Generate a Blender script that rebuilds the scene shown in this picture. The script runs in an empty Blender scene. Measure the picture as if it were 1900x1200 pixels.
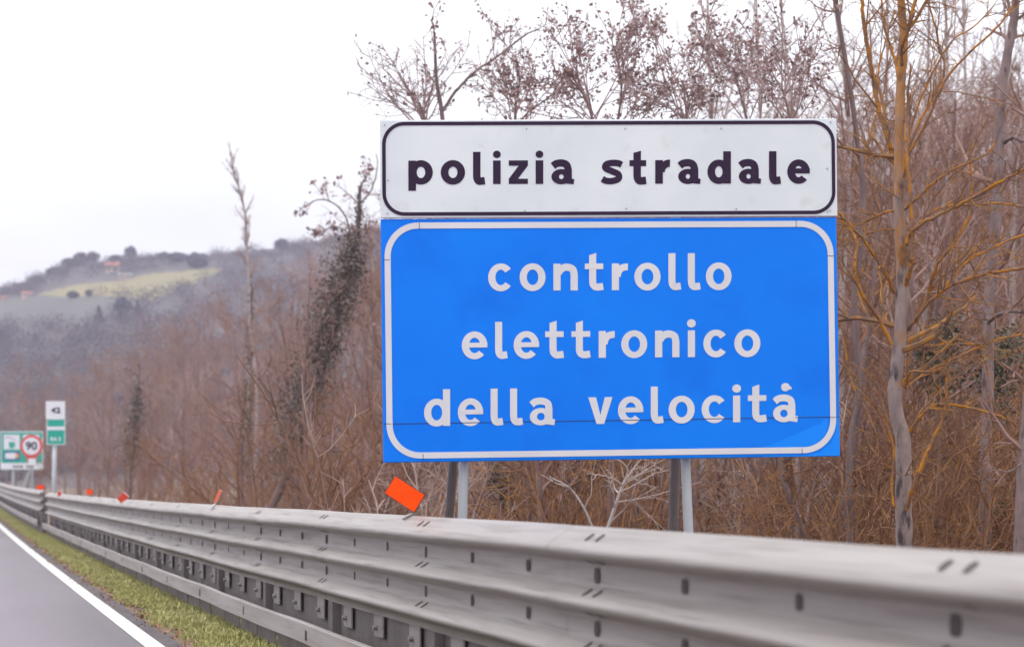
import bpy, math, random
import numpy as np
from mathutils import Vector

S = bpy.context.scene
COL = S.collection
R_ = math.radians
PI = math.pi

# ------------------------------------------------------------------ camera
F_PX = 3150.0                      # focal length in photo pixels (1900 wide)
HOR = 918.0                        # horizon row
CAM_H = 1.08
YAW = math.atan(1050 / F_PX)       # camera turned right of the road direction
SA, CA = math.sin(YAW), math.cos(YAW)
cd = bpy.data.cameras.new('camera')
cam = bpy.data.objects.new('camera', cd)
COL.objects.link(cam)
cam.location = (0, 0, CAM_H)
cam.rotation_euler = (R_(90), 0, -YAW)
cd.sensor_width = 36
cd.lens = F_PX / 1900 * 36
cd.shift_y = (HOR - 600) / 1900
cd.clip_start = 0.1
cd.clip_end = 6000
cd.dof.use_dof = True
cd.dof.focus_distance = 10.6
cd.dof.aperture_fstop = 2.5
S.camera = cam

# ------------------------------------------------------------------ world, sun, exposure
SUN_EL, SUN_AZ = R_(66), R_(245)
w = bpy.data.worlds.new('World')
S.world = w
w.use_nodes = True
nt = w.node_tree
nt.nodes.clear()
N = nt.nodes.new
out = N('ShaderNodeOutputWorld'); bg = N('ShaderNodeBackground'); sky = N('ShaderNodeTexSky')
sky.sky_type = 'NISHITA'; sky.sun_disc = False
sky.sun_elevation = SUN_EL; sky.sun_rotation = SUN_AZ
sky.dust_density = 4.0
tc = N('ShaderNodeTexCoord'); sep = N('ShaderNodeSeparateXYZ')
mr = N('ShaderNodeMapRange')
mr.inputs['From Min'].default_value = 0; mr.inputs['From Max'].default_value = 1
mr.inputs['To Min'].default_value = 8.3; mr.inputs['To Max'].default_value = 25   # overcast: zenith brighter
mp = N('ShaderNodeMapping'); mp.inputs['Scale'].default_value = (1.0, 1.0, 5.0)
nz = N('ShaderNodeTexNoise'); nz.inputs['Scale'].default_value = 3.0; nz.inputs['Detail'].default_value = 5
nr = N('ShaderNodeMapRange'); nr.inputs['From Min'].default_value = .3; nr.inputs['From Max'].default_value = .7
nr.inputs['To Min'].default_value = .90; nr.inputs['To Max'].default_value = 1.08
ml = N('ShaderNodeMath'); ml.operation = 'MULTIPLY'
tint = N('ShaderNodeMix'); tint.data_type = 'RGBA'; tint.blend_type = 'MULTIPLY'
tint.inputs['Factor'].default_value = 1; tint.inputs[7].default_value = (.955, .975, 1.0, 1)
mx = N('ShaderNodeMix'); mx.data_type = 'RGBA'; mx.inputs['Factor'].default_value = .93
L = nt.links.new
L(tc.outputs['Generated'], sep.inputs[0]); L(sep.outputs['Z'], mr.inputs['Value'])
L(tc.outputs['Generated'], mp.inputs['Vector']); L(mp.outputs[0], nz.inputs['Vector'])
L(nz.outputs['Fac'], nr.inputs['Value'])
L(mr.outputs[0], ml.inputs[0]); L(nr.outputs[0], ml.inputs[1])
L(ml.outputs[0], tint.inputs[6])
L(sky.outputs[0], mx.inputs[6]); L(tint.outputs[2], mx.inputs[7])
L(mx.outputs[2], bg.inputs['Color']); bg.inputs['Strength'].default_value = .1
L(bg.outputs[0], out.inputs[0])

sl = bpy.data.lights.new('sun', 'SUN'); sl.energy = 0.7; sl.angle = R_(14); sl.color = (1, .95, .88)
so = bpy.data.objects.new('sun', sl); COL.objects.link(so)
sd = Vector((math.sin(SUN_AZ) * math.cos(SUN_EL), math.cos(SUN_AZ) * math.cos(SUN_EL), math.sin(SUN_EL)))
so.rotation_euler = (-sd).to_track_quat('-Z', 'Y').to_euler()
so.location = (-20, -30, 40)

S.view_settings.view_transform = 'Standard'
S.view_settings.look = 'None'
S.view_settings.exposure = 0.32
S.view_settings.gamma = 1
S.cycles.max_bounces = 6
S.cycles.diffuse_bounces = 3
S.cycles.transparent_max_bounces = 8
S.cycles.volume_bounces = 1
S.cycles.use_denoising = True

# ------------------------------------------------------------------ coordinates
def at(px, py, d):
    """point seen at photo pixel (px, py) at depth d metres"""
    a = (px - 950) / F_PX * d
    return np.array([SA * d + CA * a, CA * d - SA * a, CAM_H + (HOR - py) / F_PX * d])

def px_of(x, y):
    d = SA * x + CA * y
    return 950 + F_PX * (CA * x - SA * y) / d, d

def roadz(y):
    y = np.asarray(y, float)
    yy = np.clip(y, 0, 85)
    return 1.08e-4 * yy ** 2 - .020 * np.clip((8 - y) / 5, 0, 1) + np.where(y > 85, (y - 85) * .0184, 0) * np.clip((420 - y) / 335, 0.45, 1)

def groundz(lat, y):
    lat = np.asarray(lat, float)
    b = np.interp(lat, [-900, -14, -9, -8.2, 1.55, 1.62, 2.6, 4.2, 9, 40, 120, 900],
                  [3, 1.5, -.2, -.03, -.012, .02, -.03, -.42, -.4, 1.0, 3.0, 6.0])
    return roadz(y) + b

# ------------------------------------------------------------------ mesh builder
class MB:
    def __init__(s):
        s.v = []; s.q = []; s.p = []; s.n = 0; s.mi = []
    def add(s, verts, quads=None, polys=None):
        verts = np.asarray(verts, float).reshape(-1, 3)
        if quads is not None and len(quads):
            s.q.append(np.asarray(quads, np.int64) + s.n)
        if polys:
            s.p += [[i + s.n for i in f] for f in polys]
        s.v.append(verts); s.n += len(verts)
    def box(s, c, hx, hy, hz, ax=None):
        c = np.asarray(c, float)
        ax = np.eye(3) if ax is None else np.asarray(ax, float)
        vs = [c + ax[0] * hx * i + ax[1] * hy * j + ax[2] * hz * k for k in (-1, 1) for j in (-1, 1) for i in (-1, 1)]
        s.add(vs, [[0, 2, 3, 1], [4, 5, 7, 6], [0, 1, 5, 4], [2, 6, 7, 3], [0, 4, 6, 2], [1, 3, 7, 5]])
    def tube(s, pts, rad, k=5, cap=False, wob=0, rng=None):
        pts = np.asarray(pts, float); n = len(pts)
        rad = np.broadcast_to(np.asarray(rad, float), (n,))
        t = np.gradient(pts, axis=0); t /= np.linalg.norm(t, axis=1)[:, None] + 1e-9
        ref = np.array([.31, .17, .93]) if abs(t[0][2]) < .8 else np.array([.93, .3, .1])
        a = np.cross(t, ref); a /= np.linalg.norm(a, axis=1)[:, None] + 1e-9
        b = np.cross(t, a)
        an = np.arange(k) * 2 * PI / k
        rr = rad[:, None] * np.ones(k)[None]
        if wob and rng is not None:
            rr = rr * (1 + wob * rng.standard_normal((n, k)))
        ring = pts[:, None, :] + rr[:, :, None] * (np.cos(an)[None, :, None] * a[:, None, :] + np.sin(an)[None, :, None] * b[:, None, :])
        i = np.arange(n - 1)[:, None] * k; j = np.arange(k)[None]; j2 = (j + 1) % k
        q = np.stack([i + j, i + j2, i + k + j2, i + k + j], -1).reshape(-1, 4)
        polys = [list(range(k))[::-1], list(range((n - 1) * k, n * k))] if cap else None
        s.add(ring.reshape(-1, 3), q, polys)
    def cards(s, pts, size, rng, flat=.0):
        """many small leaf-sized quads, each turned its own way"""
        pts = np.asarray(pts, float); n = len(pts)
        if n == 0: return
        size = np.broadcast_to(np.asarray(size, float), (n,))[:, None]
        u = rng.standard_normal((n, 3)); u /= np.linalg.norm(u, axis=1)[:, None]
        v = np.cross(u, rng.standard_normal((n, 3))); v /= np.linalg.norm(v, axis=1)[:, None]
        u = u * size * .5; v = v * size * .32
        vs = np.stack([pts - u, pts + v, pts + u, pts - v], 1).reshape(-1, 3)
        s.add(vs, np.arange(n * 4).reshape(n, 4))
    def merge(s, o, M, off):
        V = np.concatenate(o.v) @ np.asarray(M, float).T + off
        s.add(V, np.concatenate(o.q) if o.q else None)
    def mesh(s, name, mat, smooth=False):
        me = bpy.data.meshes.new(name)
        V = np.concatenate(s.v) if s.v else np.zeros((0, 3))
        Q = np.concatenate(s.q) if s.q else np.zeros((0, 4), np.int64)
        if s.p:
            me.from_pydata(V.tolist(), [], Q.tolist() + s.p)
        else:
            me.vertices.add(len(V)); me.vertices.foreach_set('co', V.astype(np.float32).ravel())
            me.loops.add(Q.size); me.loops.foreach_set('vertex_index', Q.astype(np.int32).ravel())
            me.polygons.add(len(Q)); me.polygons.foreach_set('loop_start', (np.arange(len(Q)) * 4).astype(np.int32))
            me.update(calc_edges=True)
        me.polygons.foreach_set('use_smooth', np.full(len(me.polygons), bool(smooth)))
        for m in (mat if isinstance(mat, (list, tuple)) else [mat]):
            me.materials.append(m)
        me.update()
        return me
    def build(s, name, mat, parent=None, smooth=False, bevel=0):
        o = bpy.data.objects.new(name, s.mesh(name, mat, smooth))
        COL.objects.link(o)
        if parent is not None: put_under(o, parent)
        if bevel:
            m = o.modifiers.new('bevel', 'BEVEL'); m.width = bevel; m.segments = 2; m.limit_method = 'ANGLE'
        return o

def put_under(o, parent):
    o.parent = parent
    o.matrix_parent_inverse = parent.matrix_world.inverted() if False else o.matrix_parent_inverse

def tag(o, label=None, cat=None, group=None, kind=None):
    if label: o['label'] = label
    if cat: o['category'] = cat
    if group: o['group'] = group
    if kind: o['kind'] = kind
    return o

def thing(name, loc=(0, 0, 0), label=None, cat=None, group=None):
    o = bpy.data.objects.new(name, None); COL.objects.link(o)
    o.empty_display_size = .2
    o.location = [float(c) for c in loc]
    return tag(o, label, cat, group)

def shifted(mb, loc):
    mb.v = [v - np.asarray(loc, float) for v in mb.v]
    return mb

def copy_thing(o, loc, rz, sc):
    c = o.copy(); COL.objects.link(c)
    c.location = [float(a) for a in loc]; c.rotation_euler = (0, 0, rz); c.scale = sc if hasattr(sc, '__len__') else (sc, sc, sc)
    for ch in o.children:
        d = ch.copy(); COL.objects.link(d); d.parent = c
    return c

# ------------------------------------------------------------------ materials
def mat(name, c1, c2=None, scale=8, rough=.8, metal=0, bump=0, stretch=None, detail=4, lo=.35, hi=.65,
        c3=None, scale3=30, lo3=.55, hi3=.65, spec=.5, coords='Object', bscale=None, trans=0, emit=0):
    m = bpy.data.materials.new(name); m.use_nodes = True
    t = m.node_tree; p = t.nodes['Principled BSDF']; n = t.nodes.new; l = t.links.new
    p.inputs['Roughness'].default_value = rough; p.inputs['Metallic'].default_value = metal
    p.inputs['Specular IOR Level'].default_value = spec
    p.inputs['Base Color'].default_value = (*c1, 1)
    tcn = n('ShaderNodeTexCoord'); mpn = n('ShaderNodeMapping'); l(tcn.outputs[coords], mpn.inputs[0])
    if stretch: mpn.inputs['Scale'].default_value = stretch
    if c2:
        z = n('ShaderNodeTexNoise'); z.inputs['Scale'].default_value = scale; z.inputs['Detail'].default_value = detail
        l(mpn.outputs[0], z.inputs['Vector'])
        r = n('ShaderNodeMapRange'); r.inputs['From Min'].default_value = lo; r.inputs['From Max'].default_value = hi
        l(z.outputs['Fac'], r.inputs['Value'])
        x = n('ShaderNodeMix'); x.data_type = 'RGBA'; x.inputs[6].default_value = (*c1, 1); x.inputs[7].default_value = (*c2, 1)
        l(r.outputs[0], x.inputs['Factor']); last = x.outputs[2]
        if c3:
            z3 = n('ShaderNodeTexNoise'); z3.inputs['Scale'].default_value = scale3; z3.inputs['Detail'].default_value = 3
            l(mpn.outputs[0], z3.inputs['Vector'])
            r3 = n('ShaderNodeMapRange'); r3.inputs['From Min'].default_value = lo3; r3.inputs['From Max'].default_value = hi3
            l(z3.outputs['Fac'], r3.inputs['Value'])
            x3 = n('ShaderNodeMix'); x3.data_type = 'RGBA'; x3.inputs[7].default_value = (*c3, 1)
            l(last, x3.inputs[6]); l(r3.outputs[0], x3.inputs['Factor']); last = x3.outputs[2]
        l(last, p.inputs['Base Color'])
    if bump:
        zb = n('ShaderNodeTexNoise'); zb.inputs['Scale'].default_value = bscale or scale * 4; zb.inputs['Detail'].default_value = 6
        l(mpn.outputs[0], zb.inputs['Vector'])
        b = n('ShaderNodeBump'); b.inputs['Strength'].default_value = bump; b.inputs['Distance'].default_value = .02
        l(zb.outputs['Fac'], b.inputs['Height']); l(b.outputs[0], p.inputs['Normal'])
    return m

M = {}
M['zinc'] = mat('zinc', (.255, .224, .212), (.325, .295, .285), 2.2, rough=.5, metal=.08, stretch=(8, .35, 8), lo=.3, hi=.7,
                c3=(.15, .12, .11), scale3=5, lo3=.5, hi3=.85, bump=.04, bscale=8)
M['zinc_low'] = mat('zinc_low', (.30, .265, .26), (.36, .325, .32), 2.5, rough=.65, metal=.05, stretch=(6, .3, 6), c3=(.24, .20, .19), scale3=4, lo3=.5, hi3=.8)
M['zinc_dark'] = mat('zinc_dark', (.17, .14, .138), (.22, .19, .185), 5, rough=.75, metal=.2)
M['zinc_post'] = mat('zinc_post', (.40, .42, .46), (.47, .49, .52), 4, rough=.5, metal=.3, stretch=(4, 4, .6))
M['strut'] = mat('strut', (.17, .16, .18), (.22, .205, .22), 4, rough=.6, metal=.1)
M['slot_shade'] = mat('slot_shade', (.075, .058, .056), rough=.9)  # dark colour painted in for the shade inside the slots
M['bolt'] = mat('bolt', (.34, .32, .32), rough=.45, metal=.6)
M['orange'] = mat('orange', (1.0, .085, .004), (.9, .07, .004), 20, rough=.7, spec=.08)
M['red'] = mat('red', (.62, .045, .012), (.5, .03, .01), 20, rough=.4)
M['dark_plastic'] = mat('dark_plastic', (.05, .03, .035), rough=.6)
M['sign_white'] = mat('sign_white', (.63, .665, .71), (.69, .72, .76), 2.5, rough=.38, c3=(.55, .55, .56), scale3=7, lo3=.62, hi3=.85)
M['sign_blue'] = mat('sign_blue', (.0, .178, .83), (.0, .20, .87), 1.4, rough=.42, spec=.14, c3=(.0, .14, .74), scale3=2.6, lo3=.52, hi3=.85)
M['sign_blue_sheen'] = mat('sign_blue_sheen', (.004, .235, .93), rough=.42, spec=.16)  # paler blue for the painted reflection on the notice panel
M['film_white'] = mat('film_white', (.60, .60, .645), (.65, .64, .68), 3, rough=.5)
M['ink'] = mat('ink', (.028, .013, .040), rough=.6, spec=.15)
M['seam'] = mat('seam', (.004, .03, .16), rough=.6)
M['sign_back'] = mat('sign_back', (.33, .33, .34), rough=.5, metal=.4)
M['green'] = mat('green', (.0, .35, .265), rough=.5)
M['sign_red'] = mat('sign_red', (.66, .05, .06), rough=.45)
M['navy'] = mat('navy', (.03, .06, .30), rough=.45)
M['amber'] = mat('amber', (.75, .32, .09), rough=.5)
M['grey_ink'] = mat('grey_ink', (.20, .17, .20), rough=.5)
M['white_flat'] = mat('white_flat', (.70, .71, .76), rough=.5)
M['asphalt'] = mat('asphalt', (.098, .079, .092), (.138, .115, .134), .35, rough=.62, stretch=(3, .35, 1), c3=(.20, .18, .195),
                   scale3=60, lo3=.6, hi3=.72, bump=.25, bscale=90, spec=.55)
def asphalt_side_tone():  # asphalt grows paler leftward from the edge line, broken by noise
    m = M['asphalt']; t = m.node_tree; p = t.nodes['Principled BSDF']; n = t.nodes.new; l = t.links.new
    old = p.inputs['Base Color'].links[0].from_socket
    g = n('ShaderNodeTexCoord'); s = n('ShaderNodeSeparateXYZ'); l(g.outputs['Object'], s.inputs[0])
    wv = n('ShaderNodeTexNoise'); wv.inputs['Scale'].default_value = .5; l(g.outputs['Object'], wv.inputs['Vector'])
    a = n('ShaderNodeMath'); a.operation = 'MULTIPLY_ADD'; l(wv.outputs['Fac'], a.inputs[0]); a.inputs[1].default_value = .5; l(s.outputs['X'], a.inputs[2])
    r = n('ShaderNodeMapRange'); r.inputs['From Min'].default_value = 1.45; r.inputs['From Max'].default_value = .75; l(a.outputs[0], r.inputs['Value'])
    x = n('ShaderNodeMix'); x.data_type = 'RGBA'; l(old, x.inputs[6]); x.inputs[7].default_value = (.20, .168, .196, 1)
    f = n('ShaderNodeMath'); f.operation = 'MULTIPLY'; f.inputs[1].default_value = .6; l(r.outputs[0], f.inputs[0])
    l(f.outputs[0], x.inputs['Factor']); l(x.outputs[2], p.inputs['Base Color'])
asphalt_side_tone()
M['asphalt_edge'] = mat('asphalt_edge', (.072, .058, .064), (.10, .082, .088), 5, rough=.9, bump=.5, bscale=60, c3=(.16, .10, .085), scale3=22, lo3=.62, hi3=.72)
M['paint'] = mat('paint', (.62, .595, .575), (.53, .51, .50), 14, rough=.7, c3=(.22, .20, .205), scale3=38, lo3=.64, hi3=.72)
M['soil'] = mat('soil', (.10, .075, .05), (.14, .115, .055), 2.2, rough=1, bump=.6, bscale=20)
M['leaf_litter'] = mat('leaf_litter', (.15, .095, .065), (.21, .15, .10), 1.2, rough=1, bump=.7, bscale=14, c3=(.10, .10, .05), scale3=.7)
M['grass'] = mat('grass', (.36, .35, .13), (.43, .405, .18), .9, rough=.9, spec=.2, c3=(.43, .38, .22), scale3=24, lo3=.6, hi3=.72)
M['grass_far'] = mat('grass_far', (.17, .18, .10), (.21, .20, .12), .05, rough=1)
M['bark_mauve'] = mat('bark_mauve', (.17, .10, .09), (.25, .165, .15), 3, rough=.95)
M['twig_mauve'] = mat('twig_mauve', (.215, .12, .102), (.335, .212, .182), .5, rough=.95)
M['twig_rust'] = mat('twig_rust', (.165, .072, .038), (.26, .13, .065), .7, rough=.95)
M['twig_sky'] = mat('twig_sky', (.28, .185, .18), (.40, .29, .28), 1.2, rough=.95)
M['twig_brush'] = mat('twig_brush', (.34, .235, .20), (.44, .33, .29), 2, rough=.95)
M['twig_pale'] = mat('twig_pale', (.38, .29, .265), (.48, .39, .36), 3, rough=.95)
M['bark_pale'] = mat('bark_pale', (.34, .28, .27), (.46, .40, .385), 3, rough=.95, stretch=(2, 2, .5))
M['bark_dark'] = mat('bark_dark', (.13, .085, .085), (.21, .15, .145), 5, rough=.95, stretch=(3, 3, .6), bump=.5, bscale=30)
M['bark_grey'] = mat('bark_grey', (.26, .19, .185), (.17, .12, .12), 9, rough=.95, stretch=(1.4, 1.4, .5), bump=.6, bscale=40,
                     c3=(.09, .06, .065), scale3=13, lo3=.6, hi3=.7)
M['lichen'] = mat('lichen', (.45, .185, .022), (.25, .135, .08), 11, rough=1, lo=.42, hi=.58, bump=.8, bscale=70, c3=(.12, .075, .07), scale3=23, lo3=.63, hi3=.7, spec=.1)
M['lichen_twig'] = mat('lichen_twig', (.36, .165, .04), (.17, .10, .07), 9, rough=1, lo=.4, hi=.6)
M['seed_brown'] = mat('seed_brown', (.26, .16, .155), (.36, .25, .24), 6, rough=.9, c3=(.16, .03, .028), scale3=9, lo3=.66, hi3=.7)
M['ivy'] = mat('ivy', (.10, .08, .066), (.18, .138, .118), 2, rough=.6)
M['evergreen'] = mat('evergreen', (.05, .045, .025), (.095, .082, .045), 2, rough=.6)
M['hill_wood'] = mat('hill_wood', (.072, .062, .07), (.12, .092, .092), .05, rough=1)
M['hill_dark'] = mat('hill_dark', (.05, .058, .07), (.075, .08, .09), .3, rough=1)
M['field_tan'] = mat('field_tan', (.22, .185, .082), (.18, .165, .075), .03, rough=1, stretch=(1, 1, 1))
M['field_green'] = mat('field_green', (.088, .088, .082), (.108, .105, .09), .03, rough=1)
M['hill_ground'] = mat('hill_ground', (.07, .066, .062), (.105, .088, .08), .04, rough=1)
M['roof_tile'] = mat('roof_tile', (.36, .15, .10), rough=.9)
M['plaster'] = mat('plaster', (.55, .40, .34), rough=.9)
M['roof_teal'] = mat('roof_teal', (.12, .55, .50), rough=.5)

# bark of the nearest tree: bare grey bark low down, orange lichen crust spreading upward
def lichen_bark():
    m = mat('lichen_bark', (.34, .26, .24), (.21, .155, .145), 9, rough=1, stretch=(1.4, 1.4, .5), bump=.6, bscale=40, c3=(.055, .038, .042), scale3=10, lo3=.52, hi3=.66)
    t = m.node_tree; p = t.nodes['Principled BSDF']; n = t.nodes.new; l = t.links.new
    old = p.inputs['Base Color'].links[0].from_socket
    g = n('ShaderNodeTexCoord'); s = n('ShaderNodeSeparateXYZ'); l(g.outputs['Object'], s.inputs[0])
    z = n('ShaderNodeTexNoise'); z.inputs['Scale'].default_value = 7; z.inputs['Detail'].default_value = 5
    l(g.outputs['Object'], z.inputs['Vector'])
    a = n('ShaderNodeMath'); a.operation = 'MULTIPLY_ADD'; a.inputs[1].default_value = .16; a.inputs[2].default_value = -.42
    l(s.outputs['Z'], a.inputs[0])
    b = n('ShaderNodeMath'); b.operation = 'ADD'; l(a.outputs[0], b.inputs[0]); l(z.outputs['Fac'], b.inputs[1])
    r = n('ShaderNodeMapRange'); r.inputs['From Min'].default_value = .52; r.inputs['From Max'].default_value = .82; r.inputs['To Max'].default_value = .8
    l(b.outputs[0], r.inputs['Value'])
    x = n('ShaderNodeMix'); x.data_type = 'RGBA'; l(old, x.inputs[6]); x.inputs[7].default_value = (.42, .175, .025, 1)
    l(r.outputs[0], x.inputs['Factor']); l(x.outputs[2], p.inputs['Base Color'])
    return m
M['lichen_bark'] = lichen_bark()

# ------------------------------------------------------------------ ground, road, verge
def sheet(name, lats, ys, zf, m, kind='structure'):
    b = MB()
    A, B = np.meshgrid(lats, ys)
    b.add(np.stack([A, B, zf(A, B)], -1).reshape(-1, 3),
          [[j * len(lats) + i, j * len(lats) + i + 1, (j + 1) * len(lats) + i + 1, (j + 1) * len(lats) + i]
           for j in range(len(ys) - 1) for i in range(len(lats) - 1)])
    return tag(b.build(name, m, smooth=True), kind=kind)

ys_g = np.concatenate([np.linspace(-420, -60, 8), np.linspace(-40, 0, 9), np.arange(2, 120, 2.0), np.linspace(122, 300, 20), np.linspace(330, 820, 8)])
lat_g = np.array([-560, -300, -100, -40, -14, -11, -9, -8.2, -4, 1.2, 1.5, 1.62, 1.8, 2.0, 2.3, 2.6, 3.2, 4.2, 6, 9, 14, 20, 28, 40, 60, 90, 120, 200, 400, 680])
sheet('ground', lat_g, ys_g, groundz, M['leaf_litter'])
ys_r = np.concatenate([np.arange(-30, 0, 2.0), np.arange(0, 240, 1.5)])
sheet('road', np.array([-8.0, -5, -2, 0, 1.47]), ys_r, lambda a, y: roadz(y) + .004, M['asphalt'])
sheet('road_line', np.array([1.315, 1.45]), ys_r, lambda a, y: roadz(y) + .009, M['paint'])
sheet('lane_line', np.array([-2.45, -2.3]), ys_r, lambda a, y: roadz(y) + .009, M['paint'])
# crumbling edge of the asphalt beyond the line
rng = np.random.default_rng(3)
b = MB(); yy = np.arange(-8, 150, .18)
e = 1.60 + .022 * np.cumsum(rng.standard_normal(len(yy))) * .25
e = 1.60 + (e - e.mean()) * .4 + .018 * rng.standard_normal(len(yy))
e = np.clip(e, 1.54, 1.70)
V = np.stack([np.stack([np.full_like(yy, 1.452), yy, roadz(yy) + .005], -1), np.stack([e, yy, roadz(yy) + .026], -1)], 1).reshape(-1, 3)
i = np.arange(len(yy) - 1)[:, None] * 2
b.add(V, np.concatenate([i, i + 1, i + 3, i + 2], 1))
tag(b.build('road_edge', M['asphalt_edge']), kind='structure')
sheet('verge', np.array([1.56, 1.66, 1.8, 2.0, 2.2, 2.45]), ys_r[ys_r < 150],
      lambda a, y: roadz(y) + np.interp(a, [1.56, 1.66, 1.9, 2.45], [.0, .030, .025, -.02]), M['soil'])

def grass():
    r = np.random.default_rng(5); b = MB()
    n = 200000
    y = 5 + (r.random(n) ** 1.9) * 95
    edge = 1.60 + .05 * np.sin(y * 2.1) + .04 * np.sin(y * 5.3 + 1)
    lat = edge + (2.42 - edge) * r.random(n) ** .9
    clump = .5 + .5 * np.sin(y * 3.1 + lat * 7) * np.sin(lat * 9 - y * 1.3)
    h = (.022 + .034 * r.random(n) * (.6 + .8 * clump)) * np.clip((lat - edge) * 9, .35, 1)
    wd = .0020 + .0025 * r.random(n) + y * .00022
    ang = r.random(n) * 2 * PI; lean = r.random(n) * .6
    z = roadz(y) + np.interp(lat, [1.56, 1.66, 1.9, 2.45], [.0, .030, .025, -.02])
    p = np.stack([lat, y, z], -1)
    ux = np.stack([np.cos(ang), np.sin(ang), 0 * ang], -1) * wd[:, None]
    ln = np.stack([-np.sin(ang), np.cos(ang), 0 * ang], -1) * (h * lean)[:, None]
    up = np.stack([0 * h, 0 * h, h], -1)
    vs = np.stack([p - ux, p + ux, p + ux * .7 + up * .6 + ln * .4, p - ux * .7 + up * .6 + ln * .4,
                   p + ux * .15 + up + ln, p - ux * .15 + up + ln], 1).reshape(-1, 3)
    k = np.arange(n)[:, None] * 6
    b.add(vs, np.concatenate([np.concatenate([k, k + 1, k + 2, k + 3], 1), np.concatenate([k + 3, k + 2, k + 4, k + 5], 1)]))
    tag(b.build('grass', M['grass']), 'yellow green grass growing in a strip between the road edge and the guardrail', 'grass', kind='stuff')
grass()

r = np.random.default_rng(31); b = MB(); n = 2600
y = 4 + r.random(n) ** 1.7 * 60; lat = 1.60 + .06 * r.standard_normal(n) + .05 * np.sin(y * 2.1)
b.cards(np.stack([lat, y, roadz(y) + np.interp(lat, [1.45, 1.66, 1.9], [.012, .042, .04])], -1), .018 + .022 * r.random(n), r)
tag(b.build('dead_leaves', mat('dead_leaves', (.22, .10, .06), (.34, .20, .12), 9, rough=.9)), 'small brown dead leaves and grit along the crumbling road edge', 'leaves', kind='stuff')

# ------------------------------------------------------------------ guardrails
PROF = np.array([(.972, .112), (.964, .098), (.944, .066), (.920, .032), (.902, .009), (.888, .0), (.876, .004), (.866, .020), (.856, .050), (.846, .076),
                 (.838, .084), (.818, .085), (.796, .085), (.776, .084), (.762, .076), (.744, .050), (.726, .018), (.714, .004), (.704, .0),
                 (.694, .004), (.684, .020), (.672, .050), (.660, .076), (.650, .084), (.630, .085), (.608, .085), (.588, .084), (.574, .076), (.556, .050),
                 (.538, .018), (.526, .004), (.516, .0), (.506, .004), (.496, .020), (.482, .056), (.470, .084), (.450, .098), (.432, .100)])  # z, lateral set-back
RAIL = 2.095
Y0, PITCH = 7.82, 2.245

def prof_at(z):
    """lateral set-back and slope of the beam face at height z"""
    zz = PROF[::-1, 0]; ll = PROF[::-1, 1]
    a = np.interp(z, zz, ll); d = (np.interp(z + .004, zz, ll) - np.interp(z - .004, zz, ll)) / .008
    return a, d

def slot_patch(b, y, zc, ln, wd, base, zoff):
    """a painted slot with rounded ends: dark patch for the shade inside the hole, following the beam's face"""
    P = []
    for k in range(12):
        t = 2 * PI * (k + .5) / 12
        c, q = math.cos(t), math.sin(t)
        yq = math.copysign(abs(c) ** .6, c) * wd / 2; zq = zc + math.copysign(abs(q) ** .6, q) * ln / 2
        a, d = prof_at(zq); nrm = np.array([-1.0, 0, d]); nrm /= np.linalg.norm(nrm)
        P.append(np.array([base + a, y + yq, zq + float(roadz(y)) + zoff]) + nrm * .0022)
    order = [[0, 1, 10, 11], [1, 2, 9, 10], [2, 3, 8, 9], [3, 4, 7, 8], [4, 5, 6, 7]]
    b.add(P, order)

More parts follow.
